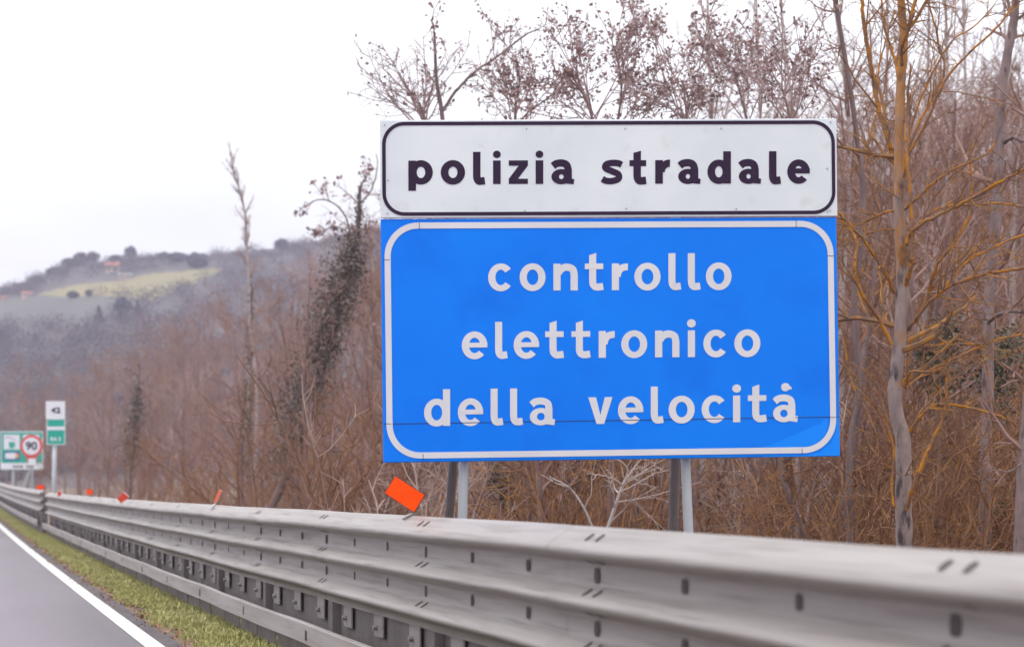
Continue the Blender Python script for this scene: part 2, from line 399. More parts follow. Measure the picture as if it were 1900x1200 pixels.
def guardrail(label, ya, yb, base, zoff, y_first, near):
    root = thing('guardrail', (base, ya, float(roadz(ya))), label, 'guardrail', 'guardrail runs beside the road')
    o0 = np.array([base, ya, float(roadz(ya))])
    r = np.random.default_rng(11 if near else 12)
    posts = [y_first + PITCH * k for k in range(-40, 60) if ya + .1 < y_first + PITCH * k < yb - .1]
    # beam panels, each lapping 0.3 m over the next
    cuts = [ya] + [p + .32 for p in posts[1::2] if p + .32 < yb - 1] + [yb]
    for j in range(len(cuts) - 1):
        a, c = cuts[j], cuts[j + 1] + (.3 if j < len(cuts) - 2 else 0)
        yy = np.linspace(a, c, max(3, int((c - a) / .3)))
        off = .0012 * (j % 2)
        dz = 0
        wav = .0025 * np.sin(yy * 1.3) + .0012 * np.sin(yy * 3.1)
        b = MB(); n = len(PROF)
        V = np.empty((len(yy), n, 3))
        V[:, :, 0] = base + PROF[None, :, 1] + off + wav[:, None]
        V[:, :, 1] = yy[:, None]
        V[:, :, 2] = PROF[None, :, 0] + roadz(yy)[:, None] + zoff + dz + wav[:, None] * .8
        i = np.arange(len(yy) - 1)[:, None, None] * n; k = np.arange(n - 1)[None, :, None]
        q = np.concatenate([i + k, i + k + 1, i + n + k + 1, i + n + k], -1).reshape(-1, 4)
        b.add(V.reshape(-1, 3), q)
        shifted(b, o0).build('beam_panel', M['zinc'], root, smooth=True)
    # punched slots
    b = MB()
    for p in posts:
        if p > 45 and not near: continue
        for zc in (.806, .619):
            slot_patch(b, p + .012, zc - .004, .056, .052, base - .0005, zoff)
            slot_patch(b, p + .012 - PITCH / 3, zc, .048, .044, base - .0005, zoff)
            slot_patch(b, p + .012 - 2 * PITCH / 3, zc, .048, .044, base - .0005, zoff)
        for zc in (.938, .744, .556):
            for dy in (-.085, .015):
                slot_patch(b, p + dy, zc, .024, .026, base - .0005, zoff)
        for zc in (.852, .668, .478):
            for dy in (-.085, .015):
                slot_patch(b, p + dy, zc, .014, .030, base - .0005, zoff)
    if b.n: tag(shifted(b, o0).build('slot_shade_patches', M['slot_shade'], root), kind='stuff')
    # posts: C sections set behind the beam
    for p in posts:
        b = MB(); z0 = float(roadz(p)) + zoff
        b.box((base + .105 + .004, p, z0 + .43), .0035, .055, .46)
        b.box((base + .105 + .06, p - .055, z0 + .43), .052, .0035, .46)
        b.box((base + .105 + .06, p + .055, z0 + .43), .052, .0035, .46)
        shifted(b, o0).build('post', M['zinc_dark'], root)
    # low rub rail with its folded top edge
    prf = [(.293, .032), (.292, .005), (.286, .0), (.172, .0), (.168, .006), (.166, .05)]
    yy = np.arange(ya, yb, .25); yy = np.append(yy, yb)
    b = MB(); n = len(prf); wav = .002 * np.sin(yy * 1.4) + .001 * np.sin(yy * 3.1 + 1)
    V = np.empty((len(yy), n, 3)); pp = np.array(prf)
    V[:, :, 0] = base - .045 + pp[None, :, 1] + wav[:, None]; V[:, :, 1] = yy[:, None]
    V[:, :, 2] = pp[None, :, 0] + roadz(yy)[:, None] + zoff + wav[:, None]
    i = np.arange(len(yy) - 1)[:, None, None] * n; k = np.arange(n - 1)[None, :, None]
    b.add(V.reshape(-1, 3), np.concatenate([i + k, i + k + 1, i + n + k + 1, i + n + k], -1).reshape(-1, 4))
    shifted(b, o0).build('rub_rail', M['zinc_low'], root)
    b = MB()
    for p in posts:
        z0 = float(roadz(p)) + zoff
        b.box((base - .048, p, z0 + .228), .0018, .012, .030)
    tag(shifted(b, o0).build('rub_rail_slot_shade_patches', M['slot_shade'], root), kind='stuff')
    # rear plate row with square washers and bolts, and the plates that close the foot
    for j, p in enumerate(np.arange(ya + .4, min(yb - .2, 76), PITCH / 3)):
        z0 = float(roadz(p)) + zoff
        b = MB(); b.box((base + .135, p, z0 + .375 + r.normal(0, .004)), .004, .10, .075); wp = shifted(b, o0).build('washer_plate', M['zinc_low'], root)
        b = MB(); b.tube([[base + .131, p + .03, z0 + .35], [base + .108, p + .03, z0 + .35]], .016, 6, cap=True); shifted(b, o0).build('bolt', M['bolt'], wp)
        b = MB(); b.box((base + .06 + .006 * (j % 2), p, z0 + .09), .004, PITCH / 6 - .035, .085); shifted(b, o0).build('foot_plate', M['zinc_dark'], root)
    yy2 = np.arange(ya, yb, 1.0); yy2 = np.append(yy2, yb)
    bb = MB(); n = 2
    V = np.empty((len(yy2), 2, 3)); V[:, :, 0] = base + .16; V[:, :, 1] = yy2[:, None]; V[:, 0, 2] = roadz(yy2) + .50 + zoff; V[:, 1, 2] = roadz(yy2) + .14 + zoff
    i = np.arange(len(yy2) - 1)[:, None] * 2
    bb.add(V.reshape(-1, 3), np.concatenate([i, i + 1, i + 3, i + 2], 1))
    shifted(bb, o0)
    rr = bb.build('rear_rail', M['zinc_dark'], root); m = rr.modifiers.new('thick', 'SOLIDIFY'); m.thickness = .004
    return posts

guardrail('long grey triple wave guardrail in the foreground with orange reflectors on top', -3.4, 39.6, RAIL, 0, Y0, True)
guardrail('far grey guardrail run starting beyond the numbered green and white marker', 39.75, 150, RAIL - .10, .045, 40.4, False)

# orange reflectors along the top edge
def reflector(quad, d, thick, face, label, foot, back=False, white=False):
    P = [at(x, y, d) for x, y in quad]
    c = sum(P) / 4
    root = thing('rail_reflector', c, label, 'reflector', 'orange reflectors on the guardrail')
    nrm = np.cross(P[1] - P[0], P[3] - P[0]); nrm /= np.linalg.norm(nrm)
    if nrm @ (c - np.array([0, 0, CAM_H])) > 0: nrm = -nrm
    ins = [p + (c - p) * .04 for p in P]
    b = MB(); b.add([p + nrm * .004 for p in ins] + [p - nrm * .002 for p in ins],
                    [[0, 1, 2, 3], [7, 6, 5, 4]] + [[k, k + 4, (k + 1) % 4 + 4, (k + 1) % 4] for k in range(4)])
    shifted(b, c).build('face', face, root)
    b = MB(); b.add([p - nrm * .002 for p in P] + [p - nrm * thick for p in P],
                    [[0, 1, 2, 3], [7, 6, 5, 4]] + [[k, k + 4, (k + 1) % 4 + 4, (k + 1) % 4] for k in range(4)])
    shifted(b, c).build('housing', M['white_flat'] if white else M['dark_plastic'], root)
    f = at(*foot, d); lo = max(P, key=lambda p: -p[2]) - nrm * thick * .6
    b = MB(); ax = f - lo; ln = np.linalg.norm(ax) + 1e-6
    b.tube([lo - ax / ln * .02, lo + ax * .5, f + ax / ln * .03], .009, 4, cap=True)
    shifted(b, c).build('bracket', M['bolt'], root)

def rail_d(px): return F_PX * (RAIL + .10) / CA / (px + 100)
reflector([(733, 882), (789, 918), (769, 951), (713, 914)], rail_d(762), .014, M['orange'],
          'largest orange reflector, tilted over on the guardrail left of the sign posts', (757, 957))
reflector([(406, 908), (412, 910), (402, 932), (396, 931)], rail_d(403), .02, mat('faded_orange', (.72, .15, .07), rough=.6),
          'narrow orange reflector seen almost edge on, second nearest on the guardrail', (398, 936), white=True)
reflector([(229, 912), (239, 921), (228, 938), (217, 925)], rail_d(228) * .985, .03, M['red'],
          'deep red diamond reflector leaning out over the guardrail face', (232, 931), white=True)
reflector([(160, 907), (172, 908), (171, 918), (161, 917)], rail_d(166), .02, M['orange'],
          'small upright orange reflector between the two red ones', (166, 922))
reflector([(107, 911), (113, 912), (116, 921), (107, 924)], rail_d(112) * .985, .03, M['red'],
          'small dark red reflector beside the joint of the two guardrail runs', (112, 919), white=True)
reflector([(69, 899), (82, 899), (82, 908), (68, 907)], rail_d(75), .02, M['orange'],
          'small orange reflector right below the speed limit sign', (75, 911))
reflector([(9, 898), (18, 898), (18, 903), (9, 903)], rail_d(14), .02, M['orange'],
          'tiny orange reflector below the left part of the fuel sign', (13, 906))
reflector([(0, 897), (7, 897), (7, 902), (0, 902)], rail_d(3), .02, M['orange'],
          'farthest orange reflector, at the left edge of the photo', (3, 905))

# ------------------------------------------------------------------ lettering
def stroke(pts, s, close=False):
    """ribbon of width s along a smooth line -> verts (2D), quads"""
    p = np.asarray(pts, float)
    t = np.gradient(p, axis=0)
    t /= np.linalg.norm(t, axis=1)[:, None] + 1e-9
    n = np.stack([-t[:, 1], t[:, 0]], -1) * s / 2
    v = np.stack([p + n, p - n], 1).reshape(-1, 2)
    q = [[2 * k, 2 * k + 1, 2 * k + 3, 2 * k + 2] for k in range(len(p) - 1)]
    return v, q

def spline(ctrl, n=7):
    c = np.asarray(ctrl, float); c = np.vstack([2 * c[0] - c[1], c, 2 * c[-1] - c[-2]])
    o = []
    for i in range(1, len(c) - 2):
        for t in np.arange(n) / n:
            o.append(.5 * ((2 * c[i]) + (-c[i - 1] + c[i + 1]) * t + (2 * c[i - 1] - 5 * c[i] + 4 * c[i + 1] - c[i + 2]) * t * t
                           + (-c[i - 1] + 3 * c[i] - 3 * c[i + 1] + c[i + 2]) * t ** 3))
    o.append(c[-2]); return np.array(o)

def ring(x0, x1, y0, y1, sx, sy, a0=0, a1=360, n=36):
    cx, cy, rx, ry = (x0 + x1) / 2, (y0 + y1) / 2, (x1 - x0) / 2, (y1 - y0) / 2
    a = np.radians(np.linspace(a0, a1, n + 1))
    O = np.stack([cx + rx * np.cos(a), cy + ry * np.sin(a)], -1); I = np.stack([cx + (rx - sx) * np.cos(a), cy + (ry - sy) * np.sin(a)], -1)
    return np.stack([O, I], 1).reshape(-1, 2), [[2 * k, 2 * k + 1, 2 * k + 3, 2 * k + 2] for k in range(n)]

def rect(x0, y0, x1, y1): return np.array([(x0, y0), (x1, y0), (x1, y1), (x0, y1)], float), [[0, 1, 2, 3]]
def quad(*p): return np.array(p, float), [[0, 1, 2, 3]]
def disc(cx, cy, rx, ry, n=28):
    a = np.linspace(0, 2 * PI, n + 1)
    V = [(cx, cy)] + [(cx + rx * math.cos(t), cy + ry * math.sin(t)) for t in a]
    return np.array(V, float), [[0, 2 * k + 1, 2 * k + 2, 2 * k + 3] for k in range(n // 2)]

def hook(x, W, s, top):
    """stem that curls out to the right at its foot"""
    r = W - x - s / 2
    c = [(x, top), (x, .6), (x, .36), (x + .02, .22), (x + r * .35, .135), (x + r * .72, .12), (x + r + s * .42, .145)]
    p = np.vstack([[[x, top]], spline(c[1:], 8)])
    return stroke(p, s * .98)

def glyph(ch, W, s):
    ov = .02; k = s * .86
    asc = 1.37
    if ch == 'o': return [ring(0, W, -ov, 1 + ov, s, k)]
    if ch == 'c': return [ring(0, W * 1.04, -ov, 1 + ov, s, k, 38, 322)]
    if ch == 'e': return [ring(0, W, -ov, 1 + ov, s, k, -5, 180, 22), ring(0, W, -ov, 1 + ov, s, k, 180, 318, 18), rect(s * .5, .42, W - .004, .42 + k * .78)]
    if ch == 'd': return [ring(0, W * .97, -ov, 1 + ov, s, k), rect(W - s, 0, W, asc)]
    if ch == 'p': return [ring(W * .03, W, -ov, 1 + ov, s, k), rect(0, -.28, s, 1)]
    if ch == 'l': return [hook(s / 2, W, s, asc)]
    if ch == 'i': return [rect(0, 0, s, 1), disc(s / 2, 1.26, .165, .155)]
    if ch == 't':
        x = W * .22
        return [hook(x + s / 2, W * .98, s, 1.28), quad((x, 1.275), (x + s, 1.275), (x + s, 1.40), (x, 1.31)), rect(0, 1 - k * .92, W * .95, 1)]
    if ch == 'r': return [rect(0, 0, s, 1), stroke(spline([(s * .75, .52), (s * .95, .70), (s * 1.35, .82), (W * .86, .865), (W, .865)], 6), s * .95)]
    if ch == 'n': return [rect(0, 0, s, 1), stroke(np.vstack([spline([(s * .7, .62), (s * .9, .75), (W * .5, .87), (W - s * .75, .80), (W - s / 2, .60)], 6), [(W - s / 2, .3), (W - s / 2, 0)]]), s)]
    if ch == 'a' or ch == 'A':
        tl = W * .10
        g = [stroke(np.vstack([spline([(W * .07, .755), (W * .22, .86), (W * .48, .885), (W - tl - s * .7, .80), (W - tl - s / 2, .60)], 6), [(W - tl - s / 2, .3), (W - tl - s / 2, .02)]]), s * .96),
             ring(0, W - tl - s * .1, -ov, .63, s, k * .80), quad((W - tl - s, 0.02), (W - tl * .3, -.02), (W, .20), (W - tl - .01, .22))]
        if ch == 'A': g += [disc(W * .50, 1.29, .165, .155), stroke([(W * .52, 1.22), (W * .74, 1.26)], .10)]
        return g
    if ch == 's':
        c = [(W * .96, .80), (W * .80, .87), (W * .5, .885), (W * .22, .82), (W * .19, .66), (W * .5, .53), (W * .80, .40), (W * .80, .21), (W * .5, .115), (W * .2, .13), (W * .03, .21)]
        return [stroke(spline(c, 7), s * .84)]
    if ch == 'z': return [rect(0, 1 - k * .8, W, 1), rect(0, 0, W, k * .8), quad((0, k * .79), (s * 1.2, k * .79), (W, 1 - k * .79), (W - s * 1.2, 1 - k * .79))]
    if ch == 'v':
        return [quad((W / 2 - s * .52, 0), (W / 2 + s * .30, 0), (s * 1.08, 1), (0, 1)), quad((W / 2 - s * .30, 0), (W / 2 + s * .52, 0), (W, 1), (W - s * 1.08, 1))]

class Panel:
    """flat upright panel found from the four photo corners of its face and its distance"""
    def __init__(s, tl, tr, br, bl, dl, dr):
        s.A = at(*bl, dl); s.B = at(*br, dr)
        u = s.B - s.A; u[2] = 0; s.u = u / np.linalg.norm(u)
        s.n = np.array([s.u[1], -s.u[0], 0])              # towards the road user
        s.up = np.array([0, 0, 1.0])
        s.cor = [s.hit(*p) for p in (bl, br, tr, tl)]
    def hit(s, px, py):
        d = at(px, py, 1) - np.array([0, 0, CAM_H]); c = np.array([0, 0, CAM_H])
        t = ((s.A - c) @ s.n) / (d @ s.n)
        return c + d * t
    def slab(s, b, cor, front, back):
        b.add([p + s.n * front for p in cor] + [p - s.n * back for p in cor],
              [[0, 1, 2, 3], [7, 6, 5, 4]] + [[k, k + 4, (k + 1) % 4 + 4, (k + 1) % 4] for k in range(4)])

def rounded_band(corners, inset, wid, rad, per=10):
    """border band as px loops: corners (tl,tr,br,bl) already in local metres 2D"""
    pass

def panel_xy(P):
    """2D frame of the panel in metres: origin bottom left"""
    o = P.cor[0]
    def to3(x, y, off):
        bl, br, tr, tl = P.cor
        W = np.linalg.norm(br - bl); H = np.linalg.norm(tl - bl)
        a, c = x / W, y / H
        return (bl * (1 - a) + br * a) * (1 - c) + (tl * (1 - a) + tr * a) * c + P.n * off
    W = np.linalg.norm(P.cor[1] - P.cor[0]); H = np.linalg.norm(P.cor[3] - P.cor[0])
    return to3, W, H

def border(P, inset, wid, rad, off):
    to3, W, H = panel_xy(P)
    b = MB(); loop_o, loop_i = [], []
    for (cx, cy, a0) in ((W - inset - rad, H - inset - rad, 0), (inset + rad, H - inset - rad, 90), (inset + rad, inset + rad, 180), (W - inset - rad, inset + rad, 270)):
        for t in np.linspace(a0, a0 + 90, 13):
            c, s_ = math.cos(R_(t)), math.sin(R_(t))
            loop_o.append((cx + rad * c, cy + rad * s_)); loop_i.append((cx + (rad - wid) * c, cy + (rad - wid) * s_))
    n = len(loop_o)
    b.add([to3(*p, off) for p in loop_o] + [to3(*p, off) for p in loop_i], [[k, (k + 1) % n, n + (k + 1) % n, n + k] for k in range(n)])
    return b

def word(P, letters, base_l, base_r, xh, s, off):
    """letters: (char, x0, x1) in photo columns; base line rows at the first and last letter"""
    b = MB(); xa, xb = letters[0][1], letters[-1][2]; lift = 0
    for ch, x0, x1 in letters:
        for V, q in glyph(ch, (x1 - x0) / xh, s):
            lift = (lift + 1) % 4
            pts = []
            for gx, gy in V:
                px = x0 + gx * xh
                py = base_l + (base_r - base_l) * (px - xa) / (xb - xa) - gy * xh
                pts.append(P.hit(px, py) + P.n * (off + lift * .0004))
            b.add(pts, q)
    return b

def big_sign():
    D0, D1 = 10.25, 10.43
    blue = Panel((706, 406.5), (1552, 403), (1559, 846), (711, 858), D0, D1)
    white = Panel((705, 223), (1552, 220), (1554, 401), (706, 404.5), D0 - .01, D1 - .01)
    mid = blue.A * .5 + blue.B * .5
    base = np.array([mid[0], mid[1], float(groundz(mid[0], mid[1]))])
    root = thing('road_sign', base, 'large blue speed control notice under a white police plate on four grey posts', 'road sign')
    def add(mb, name, m, par, **k): return shifted(mb, base).build(name, m, par, **k)
    b = MB(); white.slab(b, white.cor, 0, .022); wp = add(b, 'name_panel', M['sign_white'], root, bevel=.004)
    b = MB(); blue.slab(b, blue.cor, 0, .025); bp = add(b, 'notice_panel', M['sign_blue'], root, bevel=.006)
    add(border(white, .012, .0215, .135, .003), 'border', M['ink'], wp)
    add(border(blue, .022, .037, .205, .003), 'border', M['film_white'], bp)
    w1 = [('p', 757.7, 803.1), ('o', 817.7, 862.9), ('l', 877.5, 900.8), ('i', 914.8, 929.4), ('z', 944, 979.5), ('i', 993.8, 1008.4), ('a', 1023, 1065.6),
          ('s', 1116.3, 1155), ('t', 1167.9, 1200.6), ('r', 1215.7, 1243.1), ('a', 1258.3, 1300), ('d', 1312.5, 1356), ('a', 1370.8, 1412.3), ('l', 1426.5, 1449.3), ('e', 1460.7, 1502.7)]
    for wl, r0, r1 in ((w1[:7], 342, 341.3), (w1[7:], 341.2, 340.4)): add(word(white, wl, r0, r1, 43.6, .325, .0015), 'lettering', M['ink'], wp)
    l1 = [('c', 905.8, 951), ('o', 964.1, 1012.2), ('n', 1026.8, 1072), ('t', 1085.1, 1121), ('r', 1135.2, 1165), ('o', 1177, 1225.6), ('l', 1240, 1264.1), ('l', 1276, 1300.3), ('o', 1309.6, 1357.4)]
    l2 = [('e', 856.8, 904.3), ('l', 918.6, 942.2), ('e', 953, 1000.3), ('t', 1011.6, 1047.5), ('t', 1060.3, 1096.8), ('r', 1110.8, 1140.5), ('o', 1152.7, 1200.9), ('n', 1215.4, 1260.6), ('i', 1276.1, 1290.7), ('c', 1305, 1349.9), ('o', 1362.4, 1410.8)]
    l3 = [('d', 786.8, 835.2), ('e', 849.5, 896.5), ('l', 910.2, 934.1), ('l', 946.3, 970.8), ('a', 983, 1030), ('v', 1091.5, 1136.4), ('e', 1146.6, 1193.6), ('l', 1207.3, 1231.5), ('o', 1240.5, 1288.9), ('c', 1301.8, 1347.5), ('i', 1360.1, 1374.7), ('t', 1387.5, 1423.6), ('A', 1434.2, 1480.5)]
    add(word(blue, l1, 539.6, 537.3, 49.6, .268, .0015), 'lettering', M['film_white'], bp)
    add(word(blue, l2, 665.6, 661.3, 49.6, .268, .0015), 'lettering', M['film_white'], bp)
    for wl, r0, r1 in ((l3[:5], 790.2, 787.4), (l3[5:], 786.5, 781.6)): add(word(blue, wl, r0, r1, 49.6, .268, .0015), 'lettering', M['film_white'], bp)
    # seam between the two sheets and joints in the white film
    b = MB()
    def line(x0, y0, x1, y1, wpx, off):
        v = np.array([x1 - x0, y1 - y0]); nn = np.array([-v[1], v[0]]) / np.linalg.norm(v) * wpx / 2
        b.add([blue.hit(x0 + nn[0], y0 + nn[1]) + blue.n * off, blue.hit(x1 + nn[0], y1 + nn[1]) + blue.n * off,
               blue.hit(x1 - nn[0], y1 - nn[1]) + blue.n * off, blue.hit(x0 - nn[0], y0 - nn[1]) + blue.n * off], [[0, 1, 2, 3]])
    line(712, 786.5, 1557, 773, 1.6, .0016)
    for x0, y0, x1, y1 in ((778, 412, 778, 425), (1477, 409, 1477, 421), (785, 842, 785, 853), (1488, 832, 1488, 843), (711, 482, 723, 482), (1535, 475, 1547, 475), (713, 786, 726, 786), (1538, 774, 1551, 774)):
        line(x0, y0, x1, y1, 1.1, .0042)
    add(b, 'seam', M['seam'], bp)
    # sky reflection painted as a paler wedge at the lower right corner
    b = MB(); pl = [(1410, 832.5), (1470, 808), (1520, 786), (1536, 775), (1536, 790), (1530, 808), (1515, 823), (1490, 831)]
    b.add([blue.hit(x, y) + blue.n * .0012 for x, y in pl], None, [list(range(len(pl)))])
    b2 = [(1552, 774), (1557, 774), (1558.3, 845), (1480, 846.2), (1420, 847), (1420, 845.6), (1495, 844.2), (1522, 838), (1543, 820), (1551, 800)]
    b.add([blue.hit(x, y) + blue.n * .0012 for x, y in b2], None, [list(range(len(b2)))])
    add(b, 'reflection_patch', M['sign_blue_sheen'], bp)
    # rivets on the white plate
    b = MB()
    for x, y in ((977, 239), (1160, 239), (1338, 238.5), (974, 391), (1162, 387), (1366, 388), (714, 232), (1541, 227), (720, 335), (1535, 313), (719, 396), (1535, 393), (1540, 391)):
        b = MB(); c = white.hit(x, y); b.tube([c + white.n * .0005, c + white.n * .005], .0048, 7, cap=True); add(b, 'rivet', M['bolt'], wp)
    # horizontal stiffeners behind
    ax = [blue.u, -blue.n, blue.up]
    for fz, P in ((.2, blue), (.8, blue), (.5, white)):
        l_ = P.cor[0] * (1 - fz) + P.cor[3] * fz; r_ = P.cor[1] * (1 - fz) + P.cor[2] * fz
        c = (l_ + r_) / 2 - P.n * .045; b = MB(); b.box(c, np.linalg.norm(r_ - l_) / 2 - .06, .018, .02, ax); add(b, 'stiffener', M['sign_back'], root)
    # posts: two upright in front, two raked struts behind
    def post(top, bot, dfront, dback, r, name):
        p0 = at(*top, dfront); p1 = at(*bot, dback)
        dv = (p1 - p0) / (p1[2] - p0[2])
        g = float(groundz(p1[0], p1[1])) - .05
        q0 = p0 + dv * 1.9 if name == 'post' else p0 + dv * .5
        q1 = p1 + dv * (g - p1[2])
        b = MB(); b.tube([q0, p0, p1, q1], r, 14, cap=True)
        add(b, name, M['zinc_post' if name == 'post' else 'strut'], root, smooth=True)
    dx = 10.25 + .18 * (860 - 711) / 848 + .115
    post((861, 858), (858, 962), dx, dx, .030, 'post')
    dx2 = 10.25 + .18 * (1272 - 711) / 848 + .115
    post((1272, 852), (1277.5, 985), dx2, dx2, .030, 'post')
    post((841, 858), (833.5, 960), 10.75, 11.05, .030, 'strut')
    post((1253, 852), (1249.5, 982), 10.85, 11.15, .033, 'strut')
big_sign()

# ------------------------------------------------------------------ the two far signs and the kilometre marker
def text_mb(txt, size, bold=0.0, width=None):
    c = bpy.data.curves.new('txt', 'FONT'); c.body = txt; c.size = size; c.align_x = 'CENTER'; c.align_y = 'CENTER'; c.offset = bold; c.resolution_u = 4
    o = bpy.data.objects.new('txt', c); COL.objects.link(o)
    dg = bpy.context.evaluated_depsgraph_get(); me = bpy.data.meshes.new_from_object(o.evaluated_get(dg))
    V = np.array([v.co[:] for v in me.vertices]); P = [list(p.vertices) for p in me.polygons]
    bpy.data.objects.remove(o); bpy.data.curves.remove(c); bpy.data.meshes.remove(me)
    return V, P

def flat(b, P, pts, off):     # polygon given in photo pixels on panel P
    b.add([P.hit(x, y) + P.n * off for x, y in pts], None, [list(range(len(pts)))])
def put_text(b, P, txt, x, y, hpx, d, off, bold=.0, sx=1.0):
    V, F = text_mb(txt, hpx / F_PX * d * 1.38, bold)
    c = P.hit(x, y)
    b.add([c + P.u * v[0] * sx + P.up * v[1] + P.n * off for v in V], None, F)

def km_marker():
    d = 45.0
    up = Panel((85, 744), (120.5, 744), (120.5, 777.5), (85, 777.5), d, d)
    lo = Panel((86, 778.3), (121, 778.3), (121, 825), (87, 825), d, d)
    g = at(100, 912, d + .05); base = np.array([g[0], g[1], float(groundz(g[0], g[1]))])
    root = thing('distance_marker', base, 'tall narrow white and green distance marker reading 42 on a single grey post', 'road marker')
    def add(mb, name, m, par, **k): return shifted(mb, base).build(name, m, par, **k)
    b = MB(); up.slab(b, up.cor, 0, .02); wp = add(b, 'number_panel', M['white_flat'], root)
    b = MB(); lo.slab(b, lo.cor, 0, .02); gp = add(b, 'road_panel', M['green'], root)
    b = MB(); put_text(b, up, '4', 99, 761.5, 10.5, d, .006, .004, 1.25); put_text(b, up, '2', 108, 761.5, 10.5, d, .006, .008, 1.25); add(b, 'lettering', M['ink'], wp)
    b = MB(); flat(b, lo, [(88, 791), (120, 791), (120, 797.5), (88, 797.5)], .006)
    put_text(b, lo, 'RA 3', 103.5, 814.5, 7, d, .006, .004, 1.0)
    for x0, y0, x1, y1 in ((86.6, 778.8, 88, 824.6), (119.6, 778.8, 121, 824.6), (88, 823.4, 119.6, 824.6)):
        flat(b, lo, [(x0, y0), (x1, y0), (x1, y1), (x0, y1)], .006)
    add(b, 'lettering', M['white_flat'], gp)
    p0 = at(102.5, 760, d + .09); p1 = at(100, 912, d + .09); dv = (p1 - p0) / (p1[2] - p0[2]); b = MB()
    b.tube([p0, p1, p1 + dv * (base[2] - .05 - p1[2])], .062, 10, cap=True); add(b, 'post', M['zinc_post'], root, smooth=True)
km_marker()

def fuel_sign():
    d = 78.0
    P = Panel((1, 799.5), (80, 799), (80.5, 871), (0, 871), d, d)
    g = (P.A + P.B) / 2; base = np.array([g[0], g[1], float(groundz(g[0], g[1]))])
    root = thing('fuel_station_sign', base, 'square green fuel station sign with a pump symbol and white foot strip', 'road sign')
    def add(mb, name, m, par, **k): return shifted(mb, base).build(name, m, par, **k)
    b = MB(); P.slab(b, P.cor, 0, .04); pn = add(b, 'panel', M['green'], root)
    b = MB()
    flat(b, P, [(1, 858.5), (80, 858.5), (80, 870.5), (1, 870.5)], .012)
    flat(b, P, [(7, 806), (36.5, 806), (36.5, 833.5), (7, 833.5)], .012)
    flat(b, P, [(43, 806), (73, 806), (73, 833.5), (43, 833.5)], .012)
    for q in ([(1, 800), (80, 800), (80, 801.8), (1, 801.8)], [(1, 801.8), (2.6, 801.8), (2.6, 858.5), (1, 858.5)], [(78.4, 801.8), (80, 801.8), (80, 858.5), (78.4, 858.5)]):
        flat(b, P, q, .012)
    add(b, 'white_fields', M['white_flat'], pn)
    b = MB(); flat(b, P, [(8, 837.5), (36, 837.5), (36, 853), (8, 853)], .012); add(b, 'brand_plate', M['navy'], pn)
    b = MB(); flat(b, P, [(10, 840), (29, 839.5), (29, 851), (10, 850.5)], .024); add(b, 'brand_field', M['white_flat'], pn)
    b = MB(); flat(b, P, [(29, 841), (32, 839.6), (34.5, 842), (35, 847), (33, 850), (29.5, 849)], .024); add(b, 'brand_emblem', M['amber'], pn)
    b = MB(); flat(b, P, [(16, 820), (26, 819), (26, 831), (18, 831)], .024); flat(b, P, [(26.5, 821), (28.5, 822), (28.5, 828), (26.5, 829)], .024); add(b, 'pump_symbol', M['green'], pn)
    b = MB()
    pts = [(9, 812), (14, 810.5), (20, 811.5), (26, 814), (29.5, 819)]
    for (xa, ya_), (xb, yb_) in zip(pts[:-1], pts[1:]): flat(b, P, [(xa, ya_ + .9), (xb, yb_ + .9), (xb, yb_ - .5), (xa, ya_ - .5)], .024)
    for x0, x1 in ((24, 29), (30, 36), (37, 43), (49, 55), (56, 61.5)): flat(b, P, [(x0, 863), (x1, 863), (x1, 867), (x0, 867)], .024)
    add(b, 'small_lettering', M['grey_ink'], pn)
    for x, x1 in ((24.5, 24.5), (58, 44)):
        p0 = at(x, 866, d + .12); p1 = at(x1, 906, d + .12); dv = (p1 - p0) / (p1[2] - p0[2]); b = MB()
        b.tube([p0 + dv * 1.2, p0, p1, p1 + dv * (float(groundz(p1[0], p1[1])) - .05 - p1[2])], .075, 8, cap=True); add(b, 'post', M['zinc_post'], root, smooth=True)
fuel_sign()

